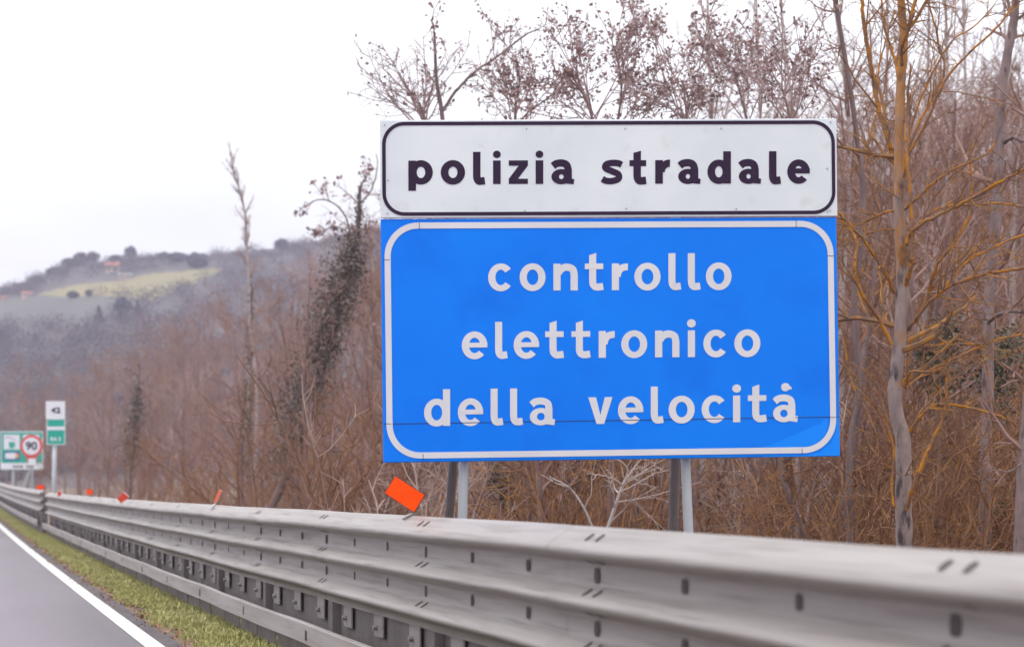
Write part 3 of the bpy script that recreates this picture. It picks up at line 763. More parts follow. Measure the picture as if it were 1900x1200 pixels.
def speed_sign():
    d = 70.0
    P = Panel((37, 806), (80, 806), (80, 848.5), (37, 848.5), d, d)
    g = at(60, 900, d); base = np.array([g[0], g[1], float(groundz(g[0], g[1]))])
    root = thing('speed_limit_sign', base, 'round white speed limit sign reading 90 with a red rim', 'speed sign')
    def add(mb, name, m, par, **k): return shifted(mb, base).build(name, m, par, **k)
    def circ(b, rx, off, off2=None, n=40):
        c = [(58.5 + rx * math.cos(t), 827.2 + rx * 1.0 * math.sin(t)) for t in np.linspace(0, 2 * PI, n, endpoint=False)]
        f = [P.hit(*q) + P.n * off for q in c]
        if off2 is None: b.add(f, None, [list(range(n))[::-1]])
        else:
            k2 = [P.hit(*q) + P.n * off2 for q in c]
            b.add(f + k2, [[k, (k + 1) % n, n + (k + 1) % n, n + k] for k in range(n)], [list(range(n))[::-1], list(range(n, 2 * n))])
    b = MB(); circ(b, 21, 0, -.03); dp = add(b, 'disc', M['sign_red'], root)
    b = MB(); circ(b, 16, .012); add(b, 'white_field', M['white_flat'], dp)
    b = MB(); put_text(b, P, '90', 58.5, 827.5, 15, d, .024, .012, 1.05); add(b, 'lettering', M['ink'], dp)
    b = MB(); b2 = MB()
    Q = Panel((48, 847), (68, 847), (66.5, 857), (50.5, 857), d + .05, d + .05); Q.slab(b, Q.cor, 0, .03); add(b, 'bracket_plate', M['sign_red'], root)
    Q = Panel((52.5, 850), (66, 850), (66, 862), (52.5, 862), d + .01, d + .01); Q.slab(b2, Q.cor, 0, .02); add(b2, 'distance_plate', M['white_flat'], root)
    p0 = at(59, 850, d + .13); p1 = at(61, 862, d + .13); p2 = at(60, 880, d + .13); b = MB()
    p3 = np.array([p2[0], p2[1], base[2] - .05]); b.tube([at(58.5, 815, d + .13), p0, p1, p2, p3], .035, 8, cap=True); add(b, 'post', M['zinc_post'], root, smooth=True)
speed_sign()
# --- trees and hill follow
# ------------------------------------------------------------------ growing bare trees
def path(rng, p0, d0, L, n, wander, trop):
    d = np.asarray(d0, float) / np.linalg.norm(d0); p = np.asarray(p0, float).copy()
    pts = [p.copy()]; st = L / n
    for _ in range(n):
        d = d + rng.standard_normal(3) * wander + np.array([0, 0, trop]); d /= np.linalg.norm(d)
        p = p + d * st; pts.append(p.copy())
    return np.array(pts)

def side_dir(rng, t, ang):
    r = rng.standard_normal(3); r -= t * (r @ t); r /= np.linalg.norm(r) + 1e-9
    return t * math.cos(ang) + r * math.sin(ang)

def offshoots(mb, rng, pts, rads, level, spec, tips=None):
    """spec[level] = (count, length factor range, angle range, wander, tropism, min radius)"""
    if level >= len(spec): return
    cnt, (l0, l1), (a0, a1), wn, tr, rmin, tmin = spec[level]
    n = len(pts) - 1; Ltot = np.linalg.norm(np.diff(pts, axis=0), axis=1).sum()
    for _ in range(cnt if cnt >= 1 else int(rng.random() < cnt)):
        t = tmin + (1 - tmin) * rng.random(); f = t * n; i = min(int(f), n - 1); u = f - i
        p = pts[i] * (1 - u) + pts[i + 1] * u; r = rads[i] * (1 - u) + rads[i + 1] * u
        tg = pts[i + 1] - pts[i]; tg = tg / (np.linalg.norm(tg) + 1e-9)
        L_ = Ltot * (l0 + (l1 - l0) * rng.random()) * (1.15 - .65 * t)
        ns = max(2, min(7, int(L_ / .25) + 2)) if level < 2 else (3 if L_ > .3 else 2)
        q = path(rng, p, side_dir(rng, tg, R_(a0 + (a1 - a0) * rng.random())), L_, ns, wn, tr)
        r0 = max(rmin, r * .55); rr = np.linspace(r0, max(rmin * .6, r0 * .3), len(q))
        mb.tube(q, rr, 5 if level == 0 else (4 if level == 1 else 3))
        if tips is not None and level >= 1: tips.append(q[1:])
        offshoots(mb, rng, q, rr, level + 1, spec, tips)

SPEC_TALL = [(24, (.14, .30), (28, 55), .10, .10, .010, .16), (8, (.25, .5), (30, 60), .13, .06, .0065, .15), (5, (.3, .55), (25, 65), .16, .03, .0045, .1)]
SPEC_WIDE = [(16, (.25, .5), (35, 70), .14, .05, .010, .15), (9, (.25, .5), (30, 65), .16, .03, .0065, .12), (5, (.3, .55), (25, 70), .2, .0, .0045, .1)]

def proto_tree(seed, H, r0, spec, wander=.035):
    """trunk and crown meshes of one bare tree, foot at the origin"""
    rng = np.random.default_rng(seed)
    pts = path(rng, (0, 0, -.15), (rng.normal(0, .04), rng.normal(0, .04), 1), H, 14, wander, .03)
    rad = r0 * (1 - np.linspace(0, 1, 15) ** 1.1 * .88)
    t = MB(); t.tube(pts, rad, 7)
    c = MB(); offshoots(c, rng, pts, rad, 0, spec)
    return t, c

def proto_shrub(seed, H, n, spec=None, r0=.016):
    rng = np.random.default_rng(seed); b = MB()
    spec = spec or [(8, (.25, .55), (25, 60), .16, .04, .005, .1), (5, (.3, .6), (25, 65), .2, .02, .0035, .1)]
    for _ in range(n):
        a = rng.random() * 2 * PI; tilt = abs(rng.normal(0, .38))
        q = path(rng, (rng.normal(0, .25), rng.normal(0, .25), -.1), (math.cos(a) * tilt, math.sin(a) * tilt, 1), H * (.55 + .5 * rng.random()), 7, .10, .0)
        rr = np.linspace(r0 * (.6 + .7 * rng.random()), .004, 8); b.tube(q, rr, 4); offshoots(b, rng, q, rr, 0, spec)
    return b

# top of the woodland as it is seen along the photo's columns
TOPX = [-400, 0, 200, 300, 380, 450, 560, 640, 700, 760, 1000, 1300, 1550, 1700, 1900, 2300]
TOPY = [700, 695, 670, 625, 585, 555, 510, 460, 440, 390, 340, 310, 240, 190, 170, 150]

# ------------------------------------------------------------------ the woodland: separate bare trees
protoT = []
for k, (seed, H, r0, spec) in enumerate([(1, 10, .085, SPEC_TALL), (2, 10, .10, SPEC_TALL), (3, 10, .075, SPEC_WIDE), (4, 10, .09, SPEC_TALL), (5, 10, .08, SPEC_WIDE), (6, 10, .095, SPEC_WIDE)]):
    t, c = proto_tree(seed, H, r0, spec)
    protoT.append((t, c))
WOODCOL = [('mauve', 'bark_mauve', 'twig_mauve'), ('rust', 'bark_dark', 'twig_rust'), ('pale', 'bark_pale', 'twig_mauve')]
meshT = {}
for k, (t, c) in enumerate(protoT):
    for nm, mb_, mt_ in WOODCOL:
        meshT[(k, nm)] = (t.mesh('trunk', M[mb_], True), c.mesh('crown', M[mt_]))

rw = random.Random(21)
LAB = {'mauve': 'bare mauve brown woodland tree standing among many like it behind the guardrail',
       'rust': 'bare rusty brown woodland tree standing among many like it behind the signs',
       'pale': 'bare woodland tree with a pale grey trunk and brown twigs behind the signs'}
def wood_tree(x, y, h, nm, group='bare trees of the woodland behind the guardrail'):
    k = rw.randrange(len(protoT)); mt, mc = meshT[(k, nm)]
    g = float(groundz(x, y))
    root = thing('bare_tree', (x, y, g), LAB[nm], 'tree', group)
    sc = h / 10 ; root.scale = (sc * rw.uniform(.85, 1.25),) * 2 + (sc,); root.rotation_euler = (0, 0, rw.uniform(0, 6.28))
    for nme, me in (('trunk', mt), ('crown', mc)):
        o = bpy.data.objects.new(nme, me); COL.objects.link(o); o.parent = root

cnt = 0; tries = 0
while cnt < 235 and tries < 9000:
    tries += 1
    px = rw.uniform(-120, 2020); d = rw.uniform(0, 1) ** .8 * 150 + 15
    if px > 720: d = 15 + rw.uniform(0, 1) * 50
    p = at(px, HOR, d); x, y = p[0], p[1]
    if x < 5.0 or x > 60 or y < 9: continue
    if 800 < px < 1500 and rw.random() < .55: continue
    top = np.interp(px, TOPX, TOPY) + abs(rw.gauss(0, 1)) * 45 - 12
    h = (HOR - top) / F_PX * d + CAM_H - float(groundz(x, y))
    if not 3.4 < h < 14.5: continue
    if px < 740: nm = rw.choices(['mauve', 'rust', 'pale'], [.7, .28, .02])[0]
    else: nm = rw.choices(['mauve', 'rust', 'pale'], [.35, .5, .15])[0]
    wood_tree(x, y, h, nm); cnt += 1
print('woodland trees', cnt, tries)

# undergrowth: brush nobody could count, three tones
def undergrowth(seed, n, m, sel, label):
    r = random.Random(seed); b = MB()
    ps = [proto_shrub(100 + seed * 7 + k, 2.6, 7) for k in range(4)]
    c = 0
    while c < n:
        px = r.uniform(-150, 2050); lo, hi = sel(px); d = lo + (hi - lo) * r.random() ** 1.2
        p = at(px, HOR, d); x, y = p[0], p[1]
        if x < 3.9 or x > 45: continue
        s = r.uniform(.55, 1.3); a = r.uniform(0, 6.28); ca, sa = math.cos(a), math.sin(a)
        top = np.interp(px, TOPX, TOPY) + 40
        hmax = (HOR - top) / F_PX * d + CAM_H + .4
        s = min(s, hmax / 2.6)
        b.merge(ps[r.randrange(4)], [[ca * s, -sa * s, 0], [sa * s, ca * s, 0], [0, 0, s]], np.array([x, y, float(groundz(x, y))]))
        c += 1
    tag(b.build('undergrowth', M[m]), label, 'undergrowth', kind='stuff')
undergrowth(1, 110, 'twig_mauve', lambda px: (14, 130) if px < 740 else (18, 45), 'dense bare mauve brush filling the woodland floor behind the guardrail')
undergrowth(3, 16, 'twig_brush', lambda px: (13.5, 70) if px < 740 else (14, 30), 'pale thin brush stems scattered through the thicket behind the guardrail')
undergrowth(2, 90, 'twig_rust', lambda px: (13, 60) if px < 740 else (13.2, 36), 'dense rusty brown brush between the trunks behind the guardrail')

# ------------------------------------------------------------------ individual trees that can be told apart
def poly_px(lst, d0):
    """list of (px, py[, depth offset]) -> points"""
    return np.array([at(p[0], p[1], d0 + (p[2] if len(p) > 2 else 0)) for p in lst])

def smooth_pts(P, n=5): return spline3(P, n)
def spline3(c, n=5):
    c = np.asarray(c, float); c = np.vstack([2 * c[0] - c[1], c, 2 * c[-1] - c[-2]]); o = []
    for i in range(1, len(c) - 2):
        for t in np.arange(n) / n:
            o.append(.5 * (2 * c[i] + (c[i + 1] - c[i - 1]) * t + (2 * c[i - 1] - 5 * c[i] + 4 * c[i + 1] - c[i + 2]) * t * t + (3 * c[i] - c[i - 1] - 3 * c[i + 1] + c[i + 2]) * t ** 3))
    o.append(c[-2]); return np.array(o)

def built_tree(name, label, cat, d, trunk, limbs, wid_px, mt, ml, mtw, spec, seed, limb_spec=None, group=None, leaves=None, foot=True):
    """trunk: px polyline (bottom to top); limbs: list of (px polyline, base width px, tip width px)"""
    rng = np.random.default_rng(seed)
    P = spline3(poly_px(trunk, d), 5)
    g = float(groundz(P[0][0], P[0][1]))
    if foot and P[0][2] > g: P = np.vstack([[P[0][0], P[0][1], g - .1], P])
    base = np.array([P[0][0], P[0][1], g])
    root = thing(name, base, label, cat, group)
    rad = np.linspace(wid_px[0], wid_px[1], len(P)) / 2 / F_PX * d
    t = MB(); t.tube(P, rad, 12, wob=.05, rng=rng); shifted(t, base).build('trunk', M[mt], root, smooth=True)
    lb = MB(); tw = MB(); tips = []
    for pl, w0, w1 in limbs:
        Q = spline3(poly_px(pl, d), 6); w0, w1 = w0 * .82, w1 * .8
        Q[1:-1] += rng.standard_normal((len(Q) - 2, 3)) * .0025
        rr = np.linspace(w0, w1, len(Q)) / 2 / F_PX * d
        lb.tube(Q, rr, 7, wob=.03, rng=rng)
        offshoots(tw, rng, Q, rr, 0, limb_spec or spec, tips)
    offshoots(tw, rng, P, rad, 0, spec, tips)
    if lb.n: shifted(lb, base).build('limbs', M[ml], root, smooth=True)
    if tw.n: shifted(tw, base).build('crown', M[mtw], root)
    if leaves:
        m_, n_, sz, nm_ = leaves
        pts = np.concatenate(tips); pts = pts[rng.integers(0, len(pts), n_)] + rng.standard_normal((n_, 3)) * .022
        b = MB(); b.cards(pts, sz * (.6 + .8 * rng.random(n_)), rng); tag(shifted(b, base).build(nm_, M[m_], root), kind='stuff')
    return root, base

TW = [(7, (.2, .55), (30, 65), .17, .03, .0036, .12), (5, (.3, .55), (30, 70), .2, .0, .0026, .1), (3, (.3, .6), (30, 70), .22, .0, .0018, .1)]
TWT = [(9, (.08, .2), (40, 75), .17, .03, .006, .3), (6, (.3, .6), (30, 65), .2, .0, .0032, .1), (3, (.3, .6), (30, 70), .2, .0, .002, .1)]

# the near lichen tree right of the sign
built_tree('lichen_tree', 'nearest tree right of the sign, grey bark below and orange lichen on forked limbs', 'tree', 11.9,
    [(1678, 1012), (1676, 912), (1676, 820), (1665, 775), (1660, 720), (1669, 637), (1674, 546), (1673, 479), (1667, 375), (1669, 271), (1671, 167), (1677, 83), (1673, 21), (1668, -60)],
    [([(1656, 285, .1), (1648, 262, .1), (1627, 187, .15), (1617, 125, .2), (1604, 54, .2), (1599, 0, .2), (1590, -60, .2)], 12, 8),
     ([(1677, 85), (1690, 30, -.1), (1700, -5, -.1), (1712, -50, -.2)], 9, 7),
     ([(1668, 150), (1660, 110, .2), (1640, 40, .3), (1634, -30, .4)], 8, 4),
     ([(1650, 255, .1), (1630, 150, .4), (1640, 90, .5), (1660, 20, .5)], 6, 3),
     ([(1676, 330, -.1), (1690, 280, -.2), (1720, 225, -.3), (1760, 140, -.4), (1850, 50, -.5), (1880, 10, -.5)], 7, 4),
     ([(1680, 300, -.1), (1700, 240, -.1), (1750, 140, -.1), (1744, 90, 0), (1730, 30, 0), (1712, -20, .1)], 6, 4),
     ([(1676, 320, .2), (1700, 205, .3), (1760, 85, .3), (1800, 55, .4), (1840, 20, .5)], 6, 3),
     ([(1672, 390, .2), (1690, 380), (1720, 350, -.1), (1760, 320, -.2), (1830, 285, -.3), (1850, 260, -.3)], 7, 4),
     ([(1682, 455, -.2), (1690, 430, -.2), (1730, 405, -.3), (1800, 370, -.4), (1860, 335, -.6), (1930, 300, -.7)], 9, 7),
     ([(1690, 430, -.2), (1720, 400, -.1), (1760, 382, 0), (1800, 380, .1), (1860, 378, .1), (1900, 385, .2)], 6, 4),
     ([(1693, 430, -.2), (1690, 380, -.2), (1684, 300, -.2), (1680, 250, -.1), (1684, 200, 0), (1690, 120, 0)], 8, 4),
     ([(1681, 530, -.1), (1691, 490, -.2), (1694, 430, -.2)], 11, 9),
     ([(1686, 612), (1706, 580, -.1), (1722, 545, -.1), (1740, 490, -.2), (1770, 450, -.2), (1800, 400, -.2), (1803, 370, -.2), (1801, 300, -.2), (1803, 270, -.2)], 9, 4),
     ([(1700, 590, -.1), (1730, 555, -.2), (1770, 528, -.3), (1830, 508, -.4), (1900, 497, -.5), (1960, 490, -.6)], 8, 7),
     ([(1735, 552, -.2), (1790, 490, 0), (1840, 460, .1), (1900, 435, .2), (1960, 410, .3)], 7, 5),
     ([(1795, 488, 0), (1820, 450, .1), (1832, 440, .1)], 6, 4),
     ([(1655, 640, -.1), (1630, 590, -.1), (1608, 560, -.2), (1590, 520, -.2), (1586, 490, -.2), (1590, 450, -.1), (1580, 430, 0), (1560, 405, 0)], 9, 6),
     ([(1660, 545), (1640, 500, -.1), (1615, 465, -.1), (1590, 430, -.1), (1560, 400, -.2), (1550, 390, -.2)], 8, 5),
     ([(1645, 515, -.1), (1625, 480, -.3), (1595, 435, -.4), (1565, 405, -.4)], 5, 3),
     ([(1660, 390), (1640, 395), (1610, 410, .1), (1570, 425, .2), (1540, 440, .3)], 6, 3),
     ([(1662, 425), (1620, 430, .1), (1590, 440, .2), (1560, 445, .2)], 4, 3),
     ([(1680, 715), (1690, 690, -.1), (1720, 690, -.2), (1750, 680, -.2), (1770, 640, -.3), (1810, 640, -.3), (1850, 650, -.4)], 7, 3),
     ([(1682, 710, .1), (1685, 670, .1), (1700, 640, .2), (1740, 640, .4), (1780, 630, .5), (1830, 650, .6)], 6, 3),
     ([(1688, 800, -.1), (1715, 765, -.2), (1742, 750, -.2), (1790, 755, -.2), (1850, 770, -.3), (1890, 790, -.3)], 8, 4),
     ([(1680, 720), (1720, 690, .3), (1780, 660, .5), (1850, 630, .6), (1900, 620, .7)], 6, 5),
     ([(1683, 945, -.1), (1695, 900, -.2), (1720, 840, -.2), (1745, 785, -.2), (1754, 750, -.2), (1756, 700, -.2)], 10, 6),
     ([(1660, 940), (1655, 900, .1), (1658, 830, .2), (1640, 780, .3), (1610, 740, .3), (1580, 710, .4)], 7, 4)],
    (32, 13), 'lichen_bark', 'lichen', 'lichen_twig', TWT, 41, TW)

# second tree at the right edge
built_tree('dark_trunk_tree', 'brown trunk at the right edge that forks just below the top of the photo', 'tree', 14.5,
    [(1826, 1015), (1827, 900), (1832, 760), (1834, 620), (1840, 500), (1850, 380), (1854, 292), (1858, 180), (1868, 110), (1882, 30), (1890, -60)],
    [([(1862, 265, 0), (1880, 255, -.2), (1900, 262, -.3), (1930, 260, -.3)], 10, 8), ([(1880, 40), (1872, 10, .2), (1865, -30, .3)], 8, 6),
     ([(1832, 600), (1850, 585, -.4), (1880, 578, -.6), (1920, 580, -.7)], 9, 7), ([(1885, 40), (1905, 20), (1930, -10)], 7, 5)],
    (24, 15), 'bark_grey', 'bark_dark', 'twig_mauve', TWT, 43, TW)
built_tree('edge_trunk_tree', 'grey trunk cut by the lower right edge of the photo', 'tree', 11.0,
    [(1892, 1030), (1895, 940), (1900, 840), (1912, 700), (1925, 500), (1940, 250), (1950, 0)], [([(1896, 860), (1870, 875, -.2), (1850, 870, -.3)], 5, 3)],
    (24, 16), 'bark_grey', 'bark_dark', 'twig_mauve', TWT, 44, TW)
built_tree('slim_trunk_tree', 'slim dark mottled trunk close to the right edge of the blue panel', 'tree', 14.0,
    [(1577, 1010), (1575, 900), (1582, 800), (1595, 730), (1590, 640), (1585, 560), (1600, 420), (1600, 330), (1592, 270), (1580, 180), (1560, 60), (1540, -60)],
    [([(1594, 740), (1575, 680, .1), (1560, 600, .2), (1540, 540, .2)], 6, 3), ([(1600, 330), (1615, 250, .2), (1640, 170, .3), (1650, 80, .4)], 6, 3)],
    (17, 7), 'bark_dark', 'lichen', 'twig_rust', TWT, 45, TW)
built_tree('pale_trunk_tree', 'pale grey hazy trunk rising left of the lichen tree', 'tree', 19.0,
    [(1560, 1000), (1562, 850), (1560, 600), (1572, 400), (1580, 300), (1572, 190), (1562, 100), (1548, 0), (1540, -60)],
    [([(1580, 280), (1600, 200, .3), (1620, 120, .5)], 6, 3), ([(1568, 150), (1540, 80, .4), (1510, 10, .5)], 5, 3)], (13, 6), 'bark_pale', 'bark_pale', 'twig_mauve', [(24, (.08, .2), (25, 60), .15, .05, .006, .3), (7, (.3, .6), (30, 65), .2, .0, .0035, .1), (4, (.3, .6), (30, 70), .2, .0, .0025, .1)], 46, TW)
for k, (x0, x1, d, s, lab) in enumerate([(1768, 1752, 24, 47, 'tall pale poplar behind the fork of the lichen tree'), (1800, 1785, 27, 48, 'tall pale poplar left of the brown trunk at the right edge'),
                                        (1716, 1725, 30, 49, 'thin faint poplar just right of the lichen tree'), (1330, 1310, 26, 53, 'faint thin poplar above the middle letters of the white plate'), (1420, 1400, 31, 54, 'faintest thin poplar between the seeded trees right of the plate centre'), (1500, 1440, 25, 50, 'thin pale poplar above the right end of the white plate'),
                                        (1640, 1648, 33, 51, 'faint pale poplar directly behind the left fork of the lichen tree'), (1880, 1860, 30, 52, 'faint poplar between the two trunks at the right edge')]):
    built_tree('pale_poplar', lab, 'tree', d, [(x0, 1000), (x0 + 4, 700), (x0 - 2, 400), ((x0 + x1) / 2, 200), (x1, -80)], [([((x0 + x1) / 2, 330), (x1 + 40, 200, .5), (x1 + 70, 60, .8)], 7, 3)],
               (12 - k * .6, 4), 'bark_pale', 'bark_pale', 'twig_mauve', [(34, (.08, .2), (25, 50), .12, .08, .006, .25), (7, (.3, .55), (30, 60), .15, .04, .0045, .1), (4, (.3, .55), (30, 60), .2, 0, .0035, .1)], s, TW, 'pale poplars in the wood')

# trees with dry seed clusters behind the top of the sign
SEEDSPEC = [(16, (.11, .30), (25, 55), .13, .08, .006, .55), (6, (.3, .55), (30, 60), .16, .04, .005, .15), (3, (.3, .6), (30, 60), .2, .02, .0035, .1)]
for k, (tr, d, nleaf, lab) in enumerate([
        ([(1130, 1000), (1135, 600), (1125, 300), (1105, 240), (1085, 180), (1060, 150)], 15.5, 1500, 'tree with dark seed clusters above the middle of the white plate'),
        ([(1180, 1000), (1160, 600), (1140, 300), (1150, 200), (1158, 110)], 16, 1300, 'tallest tree with dry seed clusters over the white plate'),
        ([(1290, 1000), (1290, 600), (1280, 300), (1275, 230), (1268, 150)], 15, 1600, 'tree with brown seed clusters right of the tallest seeded one'),
        ([(1420, 1000), (1400, 600), (1400, 300), (1380, 200), (1362, 130)], 16.5, 1100, 'tree with sparse seed clusters above the letters at the right of the plate'),
        ([(980, 1000), (985, 600), (960, 300), (955, 230), (958, 180)], 17, 900, 'tree with small seed clusters just right of the broken leaning limb'),
        ([(1480, 1000), (1490, 600), (1470, 300), (1465, 220), (1450, 160)], 14, 700, 'low seeded tree with red pods at the right end of the white plate')]):
    built_tree('seed_tree', lab, 'tree', d, tr, [], (9, 3), 'bark_mauve', 'bark_mauve', 'twig_sky', SEEDSPEC, 60 + k, None, 'trees with dry seed clusters', ('seed_brown', int(nleaf * .85), .038, 'seed_clusters'))
built_tree('broken_tree', 'bare tree with one upright stump and one long limb leaning right, over the plate', 'tree', 17.0,
    [(830, 1000), (835, 600), (826, 300), (820, 210), (810, 150), (806, 60)], [([(822, 205), (845, 170, .1), (880, 135, .2), (930, 100, .3), (975, 65, .4), (1000, 55, .5)], 8, 3),
     ([(950, 240, .2), (985, 205, .2), (1020, 180, .2), (1040, 150, .2)], 5, 3)], (13, 5), 'bark_dark', 'bark_dark', 'twig_sky', [(4, (.06, .13), (30, 60), .17, .03, .004, .5), (5, (.3, .6), (30, 65), .2, .0, .003, .1), (3, (.3, .6), (30, 70), .2, .0, .002, .1)], 70, [(5, (.15, .4), (30, 60), .17, .03, .0034, .15), (4, (.3, .55), (30, 70), .2, 0, .0025, .1)], None, ('seed_brown', 170, .045, 'seed_clusters'))
built_tree('seed_tree', 'low tree with seed clusters peeping over the left corner of the white plate', 'tree', 18.0, [(770, 1000), (790, 600), (800, 300), (790, 230), (778, 190)], [], (12, 4),
    'bark_mauve', 'bark_mauve', 'twig_sky', SEEDSPEC, 71, None, 'trees with dry seed clusters', ('seed_brown', 170, .042, 'seed_clusters'))

# ivy-clad trees left of the sign
WISP = [(40, (.03, .09), (15, 40), .10, .05, .005, .25), (6, (.3, .6), (20, 50), .15, .03, .003, .1), (3, (.3, .6), (20, 50), .15, .0, .0025, .1)]
def ivy_tree(label, d, trunk, wid, blobs, seed, leafsz, leafmat='ivy', seeds=0, top=None, pale=False):
    root, base = built_tree('ivy_tree', label, 'tree', d, trunk, top or [], wid, 'bark_pale' if pale else 'bark_dark', 'bark_dark', 'twig_mauve', WISP if pale else TWT, seed, TW, 'ivy covered trees',
                            ('seed_brown', seeds, .07, 'seed_clusters') if seeds else None)
    r = np.random.default_rng(seed + 500); b = MB()
    for x, y, rx, ry, n in blobs:
        m = int(n * 1.7); u = r.standard_normal((m, 3)) * .5
        c = np.array([at(x + u[i, 0] * rx, y + u[i, 1] * ry, d + u[i, 2] * rx / F_PX * d) for i in range(m)])
        keep = r.random(m) < 2
        b.cards(c[keep], leafsz * .72 * (.5 + .9 * r.random(m))[keep], r)
    tag(shifted(b, base).build('ivy', M[leafmat], root), kind='stuff')
ivy_tree('leaning tree clad in dark ivy left of the sign', 26.0, [(505, 940), (545, 850), (580, 760), (600, 680), (625, 590), (650, 500), (664, 420), (668, 345)], (16, 6),
         [(655, 470, 26, 50, 700), (640, 510, 38, 45, 900), (628, 565, 42, 50, 900), (605, 600, 40, 40, 700), (600, 650, 38, 50, 700), (575, 700, 40, 60, 800), (560, 750, 50, 60, 900), (545, 800, 45, 60, 700), (530, 850, 30, 50, 350), (666, 400, 8, 50, 150)],
         80, .065, seeds=300, top=[([(655, 470), (640, 400, .2), (600, 370, .3), (560, 385, .3)], 5, 2), ([(667, 380), (690, 350, .2), (700, 310, .2), (698, 285, .2)], 4, 2), ([(660, 440), (620, 420, .2), (590, 440, .3)], 4, 2)])
ivy_tree('tall thin poplar standing above the wood with ivy on its lower stem', 42.0, [(452, 935), (458, 800), (463, 680), (464, 560), (459, 470), (455, 400), (445, 355), (432, 315), (428, 280)], (8, 2.4),
         [(465, 560, 5, 50, 140), (463, 650, 6, 55, 180), (461, 730, 9, 60, 300), (456, 800, 12, 60, 420), (452, 860, 12, 50, 320)], 81, .09, pale=True)
ivy_tree('dark ivy column among the trees above the red reflector', 48.0, [(240, 930), (246, 840), (252, 760), (258, 700), (260, 665)], (8, 2), [(255, 740, 15, 45, 300), (250, 790, 26, 60, 500), (240, 840, 22, 45, 300)], 82, .10)
ivy_tree('dark ivy clump below the middle of the blue panel', 17.0, [(1085, 1000), (1088, 900), (1092, 800), (1095, 600), (1090, 400)], (14, 8), [(1080, 880, 50, 45, 900), (1100, 830, 40, 50, 600), (930, 895, 26, 45, 300)], 83, .06)
ivy_tree('evergreen ivy bush between the lichen tree and the right edge', 15.0, [(1745, 1000), (1742, 850), (1740, 700), (1735, 600)], (9, 4), [(1740, 690, 40, 60, 700), (1760, 620, 30, 40, 300), (1850, 700, 50, 60, 600), (1870, 640, 40, 40, 300), (1870, 960, 40, 60, 500), (1710, 650, 24, 30, 250)], 84, .05, 'evergreen')

# pale dead shrubs below the sign
built_tree('dead_shrub', 'pale forked dead shrub between the two pairs of sign posts', 'shrub', 13.0, [(1128, 980), (1138, 950), (1150, 915), (1160, 890)],
    [([(1150, 915), (1140, 905, .1), (1133, 880, .1), (1125, 870, .1)], 5, 3), ([(1155, 900), (1140, 890, -.1), (1120, 882, -.2), (1088, 878, -.2)], 5, 2), ([(1150, 913), (1180, 898, -.1), (1210, 880, -.1), (1240, 872, -.1)], 5, 2),
     ([(1160, 892), (1165, 870, 0), (1150, 855, 0), (1130, 850, .1)], 4, 2)], (8, 5), 'bark_pale', 'twig_pale', 'twig_pale', TW, 90, [(2, (.2, .4), (30, 60), .2, 0, .003, .3)], 'pale dead shrubs')
built_tree('dead_shrub', 'thin pale arching dead stem just right of the left sign posts', 'shrub', 13.4, [(1098, 975), (1085, 945), (1068, 918), (1050, 900), (1020, 885)], [([(1060, 905), (1030, 895, .1), (1005, 880, .1)], 3, 2)],
    (5, 3), 'bark_pale', 'twig_pale', 'twig_pale', [(2, (.2, .4), (30, 60), .2, 0, .003, .3)], 91, None, 'pale dead shrubs')
built_tree('leaning_trunk', 'dark bare trunk leaning left below the right corner of the blue panel', 'tree', 13.5, [(1497, 1005), (1480, 960), (1462, 915), (1448, 870), (1430, 800), (1400, 700)], [([(1490, 980), (1505, 920, .2), (1520, 860, .3), (1530, 800, .4)], 6, 4)],
    (10, 8), 'bark_dark', 'bark_dark', 'twig_rust', TWT, 92, TW)

# lichen-orange shrubs in front of the wood
SHR = [proto_shrub(200 + k, 2.6, 6, [(7, (.3, .6), (30, 70), .18, .02, .0045, .1), (5, (.3, .6), (30, 70), .22, .0, .003, .1)], .017) for k in range(3)]
SHM = [s.mesh('branches', M['lichen_twig']) for s in SHR]
SHM2 = [s.mesh('branches', M['twig_rust']) for s in SHR]
rs = random.Random(8)
for k in range(40):
    px = rs.uniform(1600, 2010) if k < 20 else (rs.uniform(1250, 1560) if k < 32 else rs.uniform(800, 1200)); d = rs.uniform(13.2, 19)
    p = at(px, HOR, d)
    rt = thing('lichen_shrub', (p[0], p[1], float(groundz(p[0], p[1]))), ['twiggy bare shrub tinted orange by lichen around the lichen tree', 'twiggy bare shrub tinted orange below the right half of the blue panel', 'twiggy bare orange shrub below the left half of the blue panel'][0 if k < 20 else 1 if k < 32 else 2], 'shrub',
               ['lichen shrubs around the lichen tree', 'lichen shrubs below the right half of the panel', 'lichen shrubs below the left half of the panel'][0 if k < 20 else 1 if k < 32 else 2])
    s = rs.uniform(.8, 1.5) if px > 1600 else rs.uniform(.6, .9); rt.scale = (s, s, s); rt.rotation_euler = (0, 0, rs.uniform(0, 6.28))
    o = bpy.data.objects.new('branches', (SHM if rs.random() < .65 else SHM2)[k % 3]); COL.objects.link(o); o.parent = rt

